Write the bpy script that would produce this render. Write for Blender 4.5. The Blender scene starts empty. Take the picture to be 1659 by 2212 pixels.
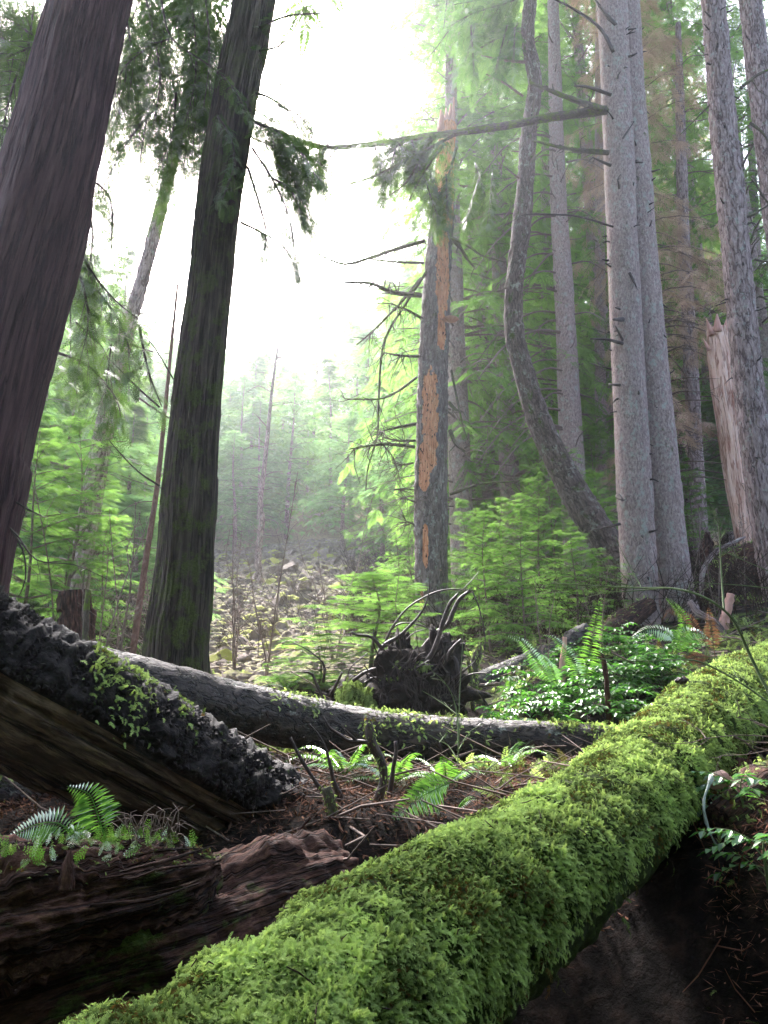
import bpy, math, random
import numpy as np
from mathutils import Vector

# ------------------------------------------------------------------ camera, sky, sun, exposure
SC = bpy.context.scene
COL = SC.collection
FPX, PITCH = 800.0, math.radians(15.0)
cam_data = bpy.data.cameras.new('camera')
cam_data.sensor_fit = 'VERTICAL'
cam_data.sensor_height = 36.0
cam_data.lens = 36.0 * FPX / 1024.0
cam_data.clip_start = 0.05
cam_data.clip_end = 2000
cam = bpy.data.objects.new('camera', cam_data)
COL.objects.link(cam)
cam.location = (0, 0, 0)
cam.rotation_euler = (math.radians(90) + PITCH, 0, 0)
SC.camera = cam

SUN_EL, SUN_AZ = math.radians(46), math.radians(-20)      # azimuth from +Y towards +X
world = bpy.data.worlds.new('World')
SC.world = world
world.use_nodes = True
wn = world.node_tree.nodes
sky = wn.new('ShaderNodeTexSky')
sky.sky_type = 'NISHITA'
sky.sun_disc = False
sky.sun_elevation = SUN_EL
sky.sun_rotation = SUN_AZ
sky.air_density = 1.0
sky.dust_density = 4.0
world.node_tree.links.new(sky.outputs['Color'], wn['Background'].inputs['Color'])
wn['Background'].inputs['Strength'].default_value = 0.13
sd = bpy.data.lights.new('sun', 'SUN')
sd.energy = 4.4
sd.angle = math.radians(12)
sd.color = (1.0, 0.96, 0.95)
sun = bpy.data.objects.new('sun', sd)
COL.objects.link(sun)
sdir = Vector((math.sin(SUN_AZ) * math.cos(SUN_EL), math.cos(SUN_AZ) * math.cos(SUN_EL), math.sin(SUN_EL)))
sun.rotation_euler = sdir.to_track_quat('Z', 'Y').to_euler()
sun.location = (-5, 20, 30)
SC.view_settings.view_transform = 'Standard'
SC.view_settings.look = 'None'
SC.view_settings.gamma = 1
SC.view_settings.exposure = 3.0
SC.cycles.max_bounces = 6
SC.cycles.diffuse_bounces = 3
SC.cycles.glossy_bounces = 2
SC.cycles.transmission_bounces = 4
SC.cycles.volume_bounces = 1
SC.cycles.transparent_max_bounces = 8
SC.cycles.use_denoising = True
SC.cycles.sample_clamp_indirect = 6

HAZE_DENSITY = 0.0010

# ------------------------------------------------------------------ helpers
CP, SP = math.cos(PITCH), math.sin(PITCH)
def P(px, py, d):
    """point seen at pixel (px,py) of a 768x1024 frame at world distance y = d"""
    x, y = (px - 384.0) / FPX, (512.0 - py) / FPX
    v = np.array([x, CP - y * SP, SP + y * CP])
    return v * (d / v[1])
S = 768.0 / 1659.0
def Q(x, y, d):
    return P(x * S, y * S, d)
def zc(p):
    return p[1] * CP + p[2] * SP

def _h(ix, iy, iz):
    h = (ix.astype(np.int64) * 374761393 + iy.astype(np.int64) * 668265263 + iz.astype(np.int64) * 2147483647 % 4294967291) & 0xffffffff
    h = ((h ^ (h >> 13)) * 1274126177) & 0xffffffff
    h = ((h ^ (h >> 16)) * 2246822519) & 0xffffffff
    return ((h ^ (h >> 15)) & 0xffff) / 65535.0
def noise(p):
    p = np.asarray(p, float)
    i = np.floor(p).astype(np.int64); f = p - i; f = f * f * (3 - 2 * f)
    r = 0
    for dx in (0, 1):
        for dy in (0, 1):
            for dz in (0, 1):
                w = (f[..., 0] if dx else 1 - f[..., 0]) * (f[..., 1] if dy else 1 - f[..., 1]) * (f[..., 2] if dz else 1 - f[..., 2])
                r = r + w * _h(i[..., 0] + dx, i[..., 1] + dy, i[..., 2] + dz * 7)
    return r
def fbm(p, o=4):
    p = np.asarray(p, float); r = 0; a = 1; t = 0
    for k in range(o):
        r = r + a * noise(p * 2 ** k + 17.3 * k); t += a; a *= 0.5
    return r / t
def norm(v):
    v = np.asarray(v, float)
    return v / (np.linalg.norm(v, axis=-1, keepdims=True) + 1e-12)

class Geo:
    """collects vertices, faces and attributes of ONE mesh"""
    def __init__(s):
        s.V = []; s.F = []; s.R = []; s.T = []; s.M = []; s.n = 0; s.mi = 0
    def add(s, V, F, rest=None, tint=None):
        V = np.asarray(V, float).reshape(-1, 3)
        if not isinstance(F, list): F = [F]
        for f in F: s.F.append(np.asarray(f) + s.n); s.M.append(np.full(len(f), s.mi))
        s.V.append(V)
        s.R.append(V if rest is None else np.asarray(rest, float).reshape(-1, 3))
        t = np.zeros(len(V)) if tint is None else (np.full(len(V), float(tint)) if np.isscalar(tint) else np.asarray(tint, float).ravel())
        s.T.append(t); s.n += len(V)
        return s
    def build(s, name, mat, parent=None, smooth=True, loc=(0, 0, 0)):
        V = np.concatenate(s.V); R = np.concatenate(s.R); T = np.concatenate(s.T)
        off = np.array(parent['_loc']) if parent is not None and '_loc' in parent else np.array(loc, float)
        me = bpy.data.meshes.new(name)
        me.vertices.add(len(V)); me.vertices.foreach_set('co', (V - off).astype(np.float32).ravel())
        loops = np.concatenate([f.ravel() for f in s.F]).astype(np.int32)
        sizes = np.concatenate([np.full(len(f), f.shape[1]) for f in s.F]).astype(np.int32)
        starts = np.concatenate([[0], np.cumsum(sizes)[:-1]]).astype(np.int32)
        me.loops.add(len(loops)); me.loops.foreach_set('vertex_index', loops)
        me.polygons.add(len(sizes)); me.polygons.foreach_set('loop_start', starts)
        me.update(calc_edges=True)
        me.polygons.foreach_set('use_smooth', np.full(len(sizes), smooth))
        a = me.attributes.new('rest', 'FLOAT_VECTOR', 'POINT'); a.data.foreach_set('vector', R.astype(np.float32).ravel())
        a = me.attributes.new('tint', 'FLOAT', 'POINT'); a.data.foreach_set('value', T.astype(np.float32))
        for q in (mat if isinstance(mat, (list, tuple)) else [mat]): me.materials.append(q)
        if isinstance(mat, (list, tuple)): me.polygons.foreach_set('material_index', np.concatenate(s.M).astype(np.int32))
        o = bpy.data.objects.new(name, me); COL.objects.link(o)
        if parent is not None:
            o.parent = parent
            if '_loc' not in parent: o.location = (0, 0, 0)
        else:
            o.location = tuple(off)
        o['_loc'] = [float(q) for q in off]
        return o

def tag(o, label=None, cat=None, group=None, kind=None):
    if label: o['label'] = label
    if cat: o['category'] = cat
    if group: o['group'] = group
    if kind: o['kind'] = kind
    return o
def thing(name, label, cat, loc=(0, 0, 0), group=None):
    o = bpy.data.objects.new(name, None); COL.objects.link(o)
    o.empty_display_size = 0.2
    o.location = tuple(float(q) for q in loc); o['_loc'] = [float(q) for q in loc]
    return tag(o, label, cat, group)
def copy_thing(o, loc, rz=0.0, sc=1.0, label=None, group=None, lean=(0, 0)):
    c = o.copy(); COL.objects.link(c)
    c.location = tuple(float(q) for q in loc); c.rotation_euler = (lean[0], lean[1], rz)
    c.scale = (sc, sc, sc) if np.isscalar(sc) else sc
    if label: c['label'] = label
    if group: c['group'] = group
    for ch in list(o.children):
        d = ch.copy(); COL.objects.link(d); d.parent = c
        for g in list(ch.children):
            e = g.copy(); COL.objects.link(e); e.parent = d
    return c

def resample(path, rad, step):
    path = np.asarray(path, float); rad = np.asarray(rad, float)
    n = len(path)
    if n == 2:
        L = np.linalg.norm(path[1] - path[0]); k = max(2, int(L / step) + 1)
        t = np.linspace(0, 1, k)[:, None]
        return path[0] * (1 - t) + path[1] * t, rad[0] * (1 - t[:, 0]) + rad[1] * t[:, 0]
    pp = np.vstack([2 * path[0] - path[1], path, 2 * path[-1] - path[-2]])
    out = []; ro = []
    for i in range(n - 1):
        p0, p1, p2, p3 = pp[i], pp[i + 1], pp[i + 2], pp[i + 3]
        k = max(1, int(np.linalg.norm(p2 - p1) / step))
        t = np.arange(k)[:, None] / k
        out.append(0.5 * (2 * p1 + (p2 - p0) * t + (2 * p0 - 5 * p1 + 4 * p2 - p3) * t ** 2 + (3 * p1 - p0 - 3 * p2 + p3) * t ** 3))
        ro.append(rad[i] * (1 - t[:, 0]) + rad[i + 1] * t[:, 0])
    out.append(path[-1:]); ro.append(rad[-1:])
    return np.vstack(out), np.concatenate(ro)

def frames(p):
    t = norm(np.gradient(p, axis=0))
    up = np.array([0, 0, 1.0]) if abs(t[0][2]) < 0.9 else np.array([0, 1.0, 0])
    if abs(t[0][2]) >= 0.9: up = np.array([0, 1.0, 0])
    n = np.zeros_like(p); a = norm(np.cross(t[0], up))
    for i in range(len(p)):
        a = a - t[i] * np.dot(a, t[i]); a = norm(a); n[i] = a
    b = np.cross(t, n)
    return t, n, b

def tube(path, rad, nseg=8, step=0.2, disp=None, cap=True, taper_tip=False):
    p, r = resample(path, rad, step)
    t, n, b = frames(p)
    m = len(p)
    th = np.arange(nseg) / nseg * 2 * math.pi
    s = np.concatenate([[0], np.cumsum(np.linalg.norm(np.diff(p, axis=0), axis=1))])
    TH, SS = np.meshgrid(th, s)
    RR = np.repeat(r[:, None], nseg, 1)
    r0 = float(np.mean(r))
    rest = np.stack([np.cos(TH) * r0, np.sin(TH) * r0, SS], -1)
    if disp is not None: RR = RR + disp(rest, TH, SS, RR)
    V = p[:, None, :] + RR[..., None] * (np.cos(TH)[..., None] * n[:, None, :] + np.sin(TH)[..., None] * b[:, None, :])
    i = np.arange(m - 1)[:, None] * nseg; j = np.arange(nseg)[None, :]; j2 = (j + 1) % nseg
    F = [np.stack([i + j, i + j2, i + nseg + j2, i + nseg + j], -1).reshape(-1, 4)]
    V = V.reshape(-1, 3); rest = rest.reshape(-1, 3)
    if cap:
        V = np.vstack([V, p[0], p[-1]]); rest = np.vstack([rest, [0, 0, 0], [0, 0, s[-1]]])
        c0, c1 = m * nseg, m * nseg + 1
        jj = np.arange(nseg); k2 = (jj + 1) % nseg
        F.append(np.stack([np.full(nseg, c0), k2, jj], -1))
        F.append(np.stack([np.full(nseg, c1), (m - 1) * nseg + jj, (m - 1) * nseg + k2], -1))
    return V, F, rest

def surf_at(p, t, n, b, r, th):
    return p + r * (math.cos(th) * n + math.sin(th) * b)

# ------------------------------------------------------------------ leaf sprays (unit length, along +x, flat in xy)
def kites(base, dirn, length, width, droop=0.0, nrm=None):
    """narrow four-cornered leaves; arrays (N,3),(N,3),(N),(N)"""
    base = np.asarray(base, float); dirn = norm(dirn); L = np.asarray(length)[:, None]; W = np.asarray(width)[:, None]
    up = np.array([0, 0, 1.0]) if nrm is None else nrm
    side = norm(np.cross(np.broadcast_to(up, dirn.shape), dirn))
    mid = base + dirn * L * 0.45
    tip = base + dirn * L; tip = tip - np.array([0, 0, 1.0]) * (L * droop)
    V = np.stack([base, mid + side * W * 0.5, tip, mid - side * W * 0.5], 1)
    return V                                       # (N,4,3)
def spray_proto(n=9, sub=0, w=0.05, spread=0.42, ang=50, seed=0, curve=0.12):
    rs = np.random.RandomState(seed); B = []; D = []; L = []; W = []
    def z(t): return -curve * t * t
    B.append([0, 0, 0]); D.append([1, 0, -curve * 0.5]); L.append(1.0); W.append(0.02)
    for i in range(n):
        t = (i + 0.6) / n
        for sgn in (1, -1):
            l = spread * (1 - 0.75 * t) * rs.uniform(0.8, 1.1) * (0.6 + 0.4 * min(1, t * 4))
            a = math.radians(ang + rs.uniform(-8, 8)) * sgn
            d = np.array([math.cos(a), math.sin(a), rs.uniform(-0.25, 0.05)])
            b = np.array([t * 0.97, 0, z(t)])
            if sub == 0:
                B.append(b); D.append(d); L.append(l); W.append(w)
            else:
                m = max(2, int(sub * l / spread + 0.5))
                B.append(b); D.append(d); L.append(l); W.append(w * 0.35)
                for k in range(m):
                    tt = (k + 0.5) / m
                    for s2 in (1, -1):
                        a2 = a + s2 * math.radians(48)
                        B.append(b + norm(d) * l * tt); D.append([math.cos(a2), math.sin(a2), rs.uniform(-0.3, 0.1)])
                        L.append(l * 0.42 * (1 - 0.5 * tt)); W.append(w * 0.6)
    return kites(B, np.array(D), np.array(L), np.array(W)).reshape(-1, 3)
def place(proto, O, X, Z, sc):
    """copies of proto at O with x axis X and approximate normal Z, scaled"""
    O = np.asarray(O, float); X = norm(X); Z = np.asarray(Z, float)
    Y = norm(np.cross(Z, X)); Z = np.cross(X, Y)
    M = np.stack([X, Y, Z], -1) * np.asarray(sc, float)[:, None, None]
    V = np.einsum('nij,vj->nvi', M, proto) + O[:, None, :]
    return V
def add_sprays(g, proto, O, X, Z, sc, tint, grad=0.0):
    if len(O) == 0: return
    V = place(proto, O, X, Z, sc)
    N, k, _ = V.shape
    F = np.arange(N * k).reshape(-1, 4)
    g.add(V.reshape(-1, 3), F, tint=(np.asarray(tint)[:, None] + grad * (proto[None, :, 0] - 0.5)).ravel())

# ------------------------------------------------------------------ materials
def newmat(name):
    m = bpy.data.materials.new(name); m.use_nodes = True
    m.node_tree.nodes.clear()
    return m, m.node_tree.nodes, m.node_tree.links
def ramp(N, L, fac, stops):
    r = N.new('ShaderNodeValToRGB'); L.new(fac, r.inputs['Fac'])
    e = r.color_ramp.elements
    e[0].position = stops[0][0]; e[0].color = (*stops[0][1], 1)
    e[1].position = stops[-1][0]; e[1].color = (*stops[-1][1], 1)
    for p, c in stops[1:-1]:
        k = e.new(p); k.color = (*c, 1)
    return r.outputs['Color']
def mapr(N, L, v, a, b, c=0.0, d=1.0):
    m = N.new('ShaderNodeMapRange'); L.new(v, m.inputs['Value'])
    m.inputs['From Min'].default_value = a; m.inputs['From Max'].default_value = b
    m.inputs['To Min'].default_value = c; m.inputs['To Max'].default_value = d
    return m.outputs['Result']
def mix(N, L, fac, a, b, mode='MIX'):
    m = N.new('ShaderNodeMix'); m.data_type = 'RGBA'; m.blend_type = mode
    for sock, v in ((m.inputs['Factor'], fac), (m.inputs['A'], a), (m.inputs['B'], b)):
        if isinstance(v, (int, float)): sock.default_value = v
        elif isinstance(v, tuple): sock.default_value = (*v, 1)
        else: L.new(v, sock)
    return m.outputs['Result']
def math_(N, L, op, a, b=0.0):
    m = N.new('ShaderNodeMath'); m.operation = op
    for k, v in ((0, a), (1, b)):
        if isinstance(v, (int, float)): m.inputs[k].default_value = v
        else: L.new(v, m.inputs[k])
    return m.outputs[0]
def attr(N, name):
    a = N.new('ShaderNodeAttribute'); a.attribute_name = name; return a
def ntex(N, L, vec, scale, detail=6, sx=(1, 1, 1), rough=0.6, dist=0.0):
    mp = N.new('ShaderNodeMapping'); mp.inputs['Scale'].default_value = sx; L.new(vec, mp.inputs['Vector'])
    t = N.new('ShaderNodeTexNoise'); L.new(mp.outputs[0], t.inputs['Vector'])
    t.inputs['Scale'].default_value = scale; t.inputs['Detail'].default_value = detail
    t.inputs['Roughness'].default_value = rough; t.inputs['Distortion'].default_value = dist
    return t.outputs['Fac']
def surface(N, L, col, rough=0.85, bump=None, bstr=0.5, bdist=0.01, spec=0.3, coat=0.0):
    p = N.new('ShaderNodeBsdfPrincipled')
    if isinstance(col, tuple): p.inputs['Base Color'].default_value = (*col, 1)
    else: L.new(col, p.inputs['Base Color'])
    if isinstance(rough, (int, float)): p.inputs['Roughness'].default_value = rough
    else: L.new(rough, p.inputs['Roughness'])
    p.inputs['Specular IOR Level'].default_value = spec
    if coat: p.inputs['Coat Weight'].default_value = coat; p.inputs['Coat Roughness'].default_value = 0.25
    if bump is not None:
        b = N.new('ShaderNodeBump'); b.inputs['Strength'].default_value = bstr; b.inputs['Distance'].default_value = bdist
        L.new(bump, b.inputs['Height']); L.new(b.outputs[0], p.inputs['Normal'])
    o = N.new('ShaderNodeOutputMaterial'); L.new(p.outputs[0], o.inputs['Surface'])
    return p

def bark(name, dark, mid, light, sxy=30, sz=5, bdist=0.02, moss=0.0, moss_col=(0.07, 0.10, 0.015), moss_h=None,
         lichen=0.0, lichen_col=(0.33, 0.34, 0.30), rough=0.9, spec=0.2, exposed=False, coarse=1.0, furrow=None):
    m, N, L = newmat(name)
    r = attr(N, 'rest').outputs['Vector']
    a = ntex(N, L, r, 1, 8, (sxy, sxy, sz), 0.62, 0.3)
    b = ntex(N, L, r, 1, 3, (sxy * 0.22 * coarse, sxy * 0.22 * coarse, sz * 0.3), 0.5)
    fine = ntex(N, L, r, 1, 4, (sxy * 4, sxy * 4, sz * 5), 0.7)
    h = math_(N, L, 'ADD', math_(N, L, 'MULTIPLY', a, 0.75), math_(N, L, 'MULTIPLY', fine, 0.25))
    c = ramp(N, L, mapr(N, L, h, 0.32, 0.68), [(0.0, dark), (0.45, mid), (1.0, light)])
    c = mix(N, L, mapr(N, L, b, 0.35, 0.65, 0.0, 0.55), c, mid)
    if furrow is not None:
        fx, fz, fw, fs = furrow
        fn = ntex(N, L, r, 1, 4, (fx, fx, fz), 0.55, 0.4)
        fa = math_(N, L, 'ABSOLUTE', math_(N, L, 'SUBTRACT', fn, 0.5))
        ff = mapr(N, L, fa, 0.0, fw, 1.0, 0.0)
        c = mix(N, L, math_(N, L, 'MULTIPLY', ff, fs), c, dark)
        h = math_(N, L, 'SUBTRACT', h, math_(N, L, 'MULTIPLY', ff, 0.6))
    if lichen > 0:
        v = ntex(N, L, r, 1, 6, (9, 9, 6), 0.75)
        c = mix(N, L, mapr(N, L, v, 0.62 - lichen * 0.12, 0.70 - lichen * 0.1, 0, 0.8), c, lichen_col)
    if moss > 0:
        v = ntex(N, L, r, 1, 7, (5, 5, 3), 0.72)
        f = mapr(N, L, v, 0.66 - moss * 0.25, 0.76 - moss * 0.25)
        if moss_h is not None:
            sep = N.new('ShaderNodeSeparateXYZ'); L.new(r, sep.inputs[0])
            f = math_(N, L, 'MULTIPLY', f, mapr(N, L, sep.outputs['Z'], moss_h[0], moss_h[1], 1.0, 0.0))
        mv = ntex(N, L, r, 1, 3, (60, 60, 60), 0.6)
        mc = ramp(N, L, mv, [(0.3, tuple(q * 0.45 for q in moss_col)), (0.7, moss_col)])
        c = mix(N, L, f, c, mc)
        h = math_(N, L, 'ADD', h, math_(N, L, 'MULTIPLY', math_(N, L, 'MULTIPLY', mv, f), 0.5))
    if exposed:        # bare orange wood where the bark has fallen off, from the vertex mask
        e = attr(N, 'tint').outputs['Fac']
        wv = ntex(N, L, r, 1, 6, (45, 45, 5), 0.7)
        wc = ramp(N, L, wv, [(0.3, (0.28, 0.08, 0.035)), (0.5, (0.68, 0.29, 0.15)), (0.72, (0.80, 0.52, 0.34))])
        ho = ntex(N, L, r, 1, 2, (26, 26, 12), 0.5)
        wc = mix(N, L, mapr(N, L, ho, 0.60, 0.66), wc, (0.05, 0.02, 0.012))
        c = mix(N, L, mapr(N, L, e, 0.4, 0.6), c, wc)
    surface(N, L, c, rough, h, 0.9, bdist, spec)
    return m

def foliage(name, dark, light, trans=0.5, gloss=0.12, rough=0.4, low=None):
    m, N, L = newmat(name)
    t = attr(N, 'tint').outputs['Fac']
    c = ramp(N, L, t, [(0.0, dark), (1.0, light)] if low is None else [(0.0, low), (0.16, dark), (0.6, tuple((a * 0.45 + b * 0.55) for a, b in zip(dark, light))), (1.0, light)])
    d = N.new('ShaderNodeBsdfDiffuse'); L.new(c, d.inputs['Color'])
    tr = N.new('ShaderNodeBsdfTranslucent'); L.new(mix(N, L, 1.0, c, (0.95, 1.0, 0.7), 'MULTIPLY'), tr.inputs['Color'])
    ms = N.new('ShaderNodeMixShader'); ms.inputs[0].default_value = trans
    L.new(d.outputs[0], ms.inputs[1]); L.new(tr.outputs[0], ms.inputs[2])
    g = N.new('ShaderNodeBsdfGlossy'); g.inputs['Roughness'].default_value = rough; g.inputs['Color'].default_value = (0.8, 0.8, 0.8, 1)
    ms2 = N.new('ShaderNodeMixShader'); ms2.inputs[0].default_value = gloss
    if gloss > 0:
        f = N.new('ShaderNodeFresnel'); f.inputs[0].default_value = 1.45
        L.new(math_(N, L, 'MULTIPLY', f.outputs[0], gloss * 8), ms2.inputs[0])
    L.new(ms.outputs[0], ms2.inputs[1]); L.new(g.outputs[0], ms2.inputs[2])
    o = N.new('ShaderNodeOutputMaterial'); L.new(ms2.outputs[0], o.inputs['Surface'])
    return m

M = {}
M['cedar_bark'] = bark('cedar_bark', (0.016, 0.008, 0.010), (0.055, 0.026, 0.028), (0.11, 0.06, 0.062), 26, 1.6, 0.03, furrow=(16, 0.8, 0.05, 0.7))
M['mossy_cedar_bark'] = bark('mossy_cedar_bark', (0.009, 0.007, 0.005), (0.045, 0.034, 0.026), (0.12, 0.095, 0.075), 24, 1.6, 0.03, moss=0.7, moss_h=(2.5, 12), moss_col=(0.07, 0.085, 0.02), furrow=(14, 0.7, 0.06, 0.85))
M['fir_bark'] = bark('fir_bark', (0.07, 0.042, 0.04), (0.26, 0.185, 0.175), (0.52, 0.41, 0.40), 26, 7, 0.05, moss=0.1, lichen=0.5, furrow=(11, 2.4, 0.05, 0.9))
M['spruce_bark'] = bark('spruce_bark', (0.08, 0.055, 0.05), (0.29, 0.205, 0.195), (0.52, 0.41, 0.39), 34, 14, 0.03, moss=0.15, lichen=0.7, furrow=(20, 9, 0.018, 0.7))
M['snag_bark'] = bark('snag_bark', (0.06, 0.045, 0.04), (0.16, 0.125, 0.115), (0.36, 0.29, 0.27), 30, 7, 0.04, moss=0.3, lichen=0.6, exposed=True, furrow=(14, 3.5, 0.04, 0.85))
M['leaning_bark'] = bark('leaning_bark', (0.035, 0.027, 0.024), (0.12, 0.09, 0.082), (0.30, 0.24, 0.225), 26, 7, 0.04, moss=0.4, lichen=0.6, furrow=(14, 4, 0.04, 0.85))
M['red_wood'] = bark('red_wood', (0.30, 0.10, 0.06), (0.72, 0.46, 0.37), (0.88, 0.74, 0.68), 16, 1.8, 0.05, furrow=(9, 0.8, 0.04, 0.8))
M['pole_bark'] = bark('pole_bark', (0.05, 0.025, 0.02), (0.16, 0.085, 0.07), (0.28, 0.18, 0.15), 30, 10, 0.01)
M['lichen_bark'] = bark('lichen_bark', (0.05, 0.05, 0.045), (0.20, 0.22, 0.20), (0.46, 0.50, 0.47), 60, 60, 0.01, lichen=1.5, lichen_col=(0.45, 0.50, 0.46))
M['needles'] = foliage('needles', (0.06, 0.025, 0.018), (0.30, 0.14, 0.10), 0.15, 0.0)
M['log_bark'] = bark('log_bark', (0.008, 0.006, 0.005), (0.04, 0.027, 0.023), (0.125, 0.09, 0.08), 22, 9, 0.05, furrow=(12, 6, 0.05, 0.9), moss=0.2, lichen=0.2, moss_col=(0.10, 0.16, 0.02), rough=0.65, spec=0.4)
M['dark_bark'] = bark('dark_bark', (0.004, 0.003, 0.003), (0.014, 0.010, 0.010), (0.045, 0.035, 0.034), 60, 35, 0.03, rough=0.6, spec=0.12, moss=0.15, moss_col=(0.10, 0.17, 0.02))
M['bare_wood'] = bark('bare_wood', (0.012, 0.007, 0.005), (0.055, 0.031, 0.021), (0.23, 0.145, 0.10), 26, 4.0, 0.03, furrow=(9, 0.6, 0.045, 0.95))
M['rotten_wood'] = bark('rotten_wood', (0.008, 0.003, 0.0025), (0.05, 0.02, 0.014), (0.20, 0.095, 0.067), 34, 9, 0.05, furrow=(14, 1.2, 0.05, 0.9), moss=0.35, moss_col=(0.10, 0.14, 0.03))
M['root_bark'] = bark('root_bark', (0.008, 0.005, 0.005), (0.035, 0.02, 0.018), (0.11, 0.07, 0.065), 50, 10, 0.012, moss=0.15, rough=0.6, spec=0.35)
M['mossy_branch'] = bark('mossy_branch', (0.03, 0.022, 0.018), (0.08, 0.065, 0.05), (0.17, 0.14, 0.12), 60, 20, 0.01, moss=0.75, moss_col=(0.13, 0.19, 0.025))
M['twig'] = bark('twig', (0.05, 0.035, 0.03), (0.14, 0.10, 0.085), (0.26, 0.20, 0.18), 60, 20, 0.004)
M['green_stem'] = bark('green_stem', (0.05, 0.06, 0.03), (0.10, 0.13, 0.06), (0.18, 0.22, 0.11), 60, 20, 0.002)
M['pink_wood'] = bark('pink_wood', (0.28, 0.11, 0.08), (0.50, 0.27, 0.22), (0.66, 0.42, 0.36), 40, 4, 0.006)
M['soil'] = bark('soil', (0.004, 0.0025, 0.002), (0.014, 0.009, 0.007), (0.045, 0.026, 0.018), 25, 25, 0.04, moss=0.1)
M['moss_body'] = bark('moss_body', (0.012, 0.012, 0.004), (0.035, 0.05, 0.010), (0.07, 0.11, 0.02), 40, 40, 0.02)
M['moss'] = foliage('moss', (0.05, 0.08, 0.02), (0.47, 0.60, 0.21), 0.42, 0.0, low=(0.12, 0.065, 0.022))
M['hemlock'] = foliage('hemlock', (0.05, 0.12, 0.03), (0.25, 0.42, 0.11), 0.58, 0.0)
M['fir_needles'] = foliage('fir_needles', (0.05, 0.11, 0.04), (0.17, 0.30, 0.09), 0.5, 0.02)
M['cedar_leaf'] = foliage('cedar_leaf', (0.03, 0.065, 0.02), (0.12, 0.20, 0.05), 0.45, 0.02)
M['lit_needles'] = foliage('lit_needles', (0.10, 0.21, 0.09), (0.28, 0.45, 0.20), 0.55, 0.0)  # paler green stands in for strong light on the far trees
M['dead_needles'] = foliage('dead_needles', (0.28, 0.17, 0.13), (0.62, 0.43, 0.34), 0.35, 0.0)
M['fern'] = foliage('fern', (0.06, 0.15, 0.025), (0.18, 0.36, 0.06), 0.5, 0.035, 0.35)
M['dead_fern'] = foliage('dead_fern', (0.10, 0.04, 0.024), (0.26, 0.13, 0.08), 0.35, 0.0)
M['leaf'] = foliage('leaf', (0.02, 0.075, 0.015), (0.11, 0.29, 0.045), 0.42, 0.008, 0.38)
M['litter'] = foliage('litter', (0.03, 0.015, 0.011), (0.14, 0.075, 0.052), 0.1, 0.0)
M['grass'] = foliage('grass', (0.12, 0.10, 0.05), (0.30, 0.27, 0.13), 0.3, 0.0)

def ground_mat():
    m, N, L = newmat('forest_soil')
    g = N.new('ShaderNodeNewGeometry').outputs['Position']
    a = ntex(N, L, g, 1.2, 10, rough=0.65)
    b = ntex(N, L, g, 9, 8, rough=0.7)
    c = ramp(N, L, b, [(0.3, (0.002, 0.0015, 0.001)), (0.5, (0.008, 0.005, 0.004)), (0.7, (0.035, 0.02, 0.015))])  # near soil painted almost black so the hollow reads as deep shade
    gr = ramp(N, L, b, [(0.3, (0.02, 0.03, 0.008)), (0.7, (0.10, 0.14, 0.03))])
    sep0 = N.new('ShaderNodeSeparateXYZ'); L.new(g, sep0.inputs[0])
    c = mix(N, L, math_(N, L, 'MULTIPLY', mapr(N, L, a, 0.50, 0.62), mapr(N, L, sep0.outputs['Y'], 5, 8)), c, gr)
    sep = N.new('ShaderNodeSeparateXYZ'); L.new(g, sep.inputs[0])
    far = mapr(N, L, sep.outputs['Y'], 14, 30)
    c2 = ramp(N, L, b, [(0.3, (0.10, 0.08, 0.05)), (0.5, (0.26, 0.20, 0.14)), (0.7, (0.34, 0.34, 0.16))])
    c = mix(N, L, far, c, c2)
    surface(N, L, c, 0.95, b, 1.0, 0.05, 0.1)
    return m
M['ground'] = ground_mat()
def rock_mat():
    m, N, L = newmat('mossy_rock')
    g = N.new('ShaderNodeTexCoord').outputs['Object']
    a = ntex(N, L, g, 3, 8, rough=0.65)
    c = ramp(N, L, a, [(0.3, (0.08, 0.06, 0.05)), (0.7, (0.27, 0.22, 0.19))])
    nz = N.new('ShaderNodeSeparateXYZ'); L.new(N.new('ShaderNodeNewGeometry').outputs['Normal'], nz.inputs[0])
    oi = N.new('ShaderNodeObjectInfo').outputs['Random']
    f = math_(N, L, 'ADD', mapr(N, L, nz.outputs['Z'], 0.0, 0.8), mapr(N, L, oi, 0, 1, -0.8, 0.3))
    f = mapr(N, L, math_(N, L, 'ADD', f, math_(N, L, 'SUBTRACT', a, 0.5)), 0.4, 0.6)
    c = mix(N, L, f, c, mix(N, L, oi, (0.14, 0.15, 0.03), (0.24, 0.24, 0.055)))
    surface(N, L, c, 0.95, a, 0.8, 0.06, 0.1)
    return m
M['rock'] = rock_mat()

RS = np.random.RandomState(7)
random.seed(7)
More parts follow.
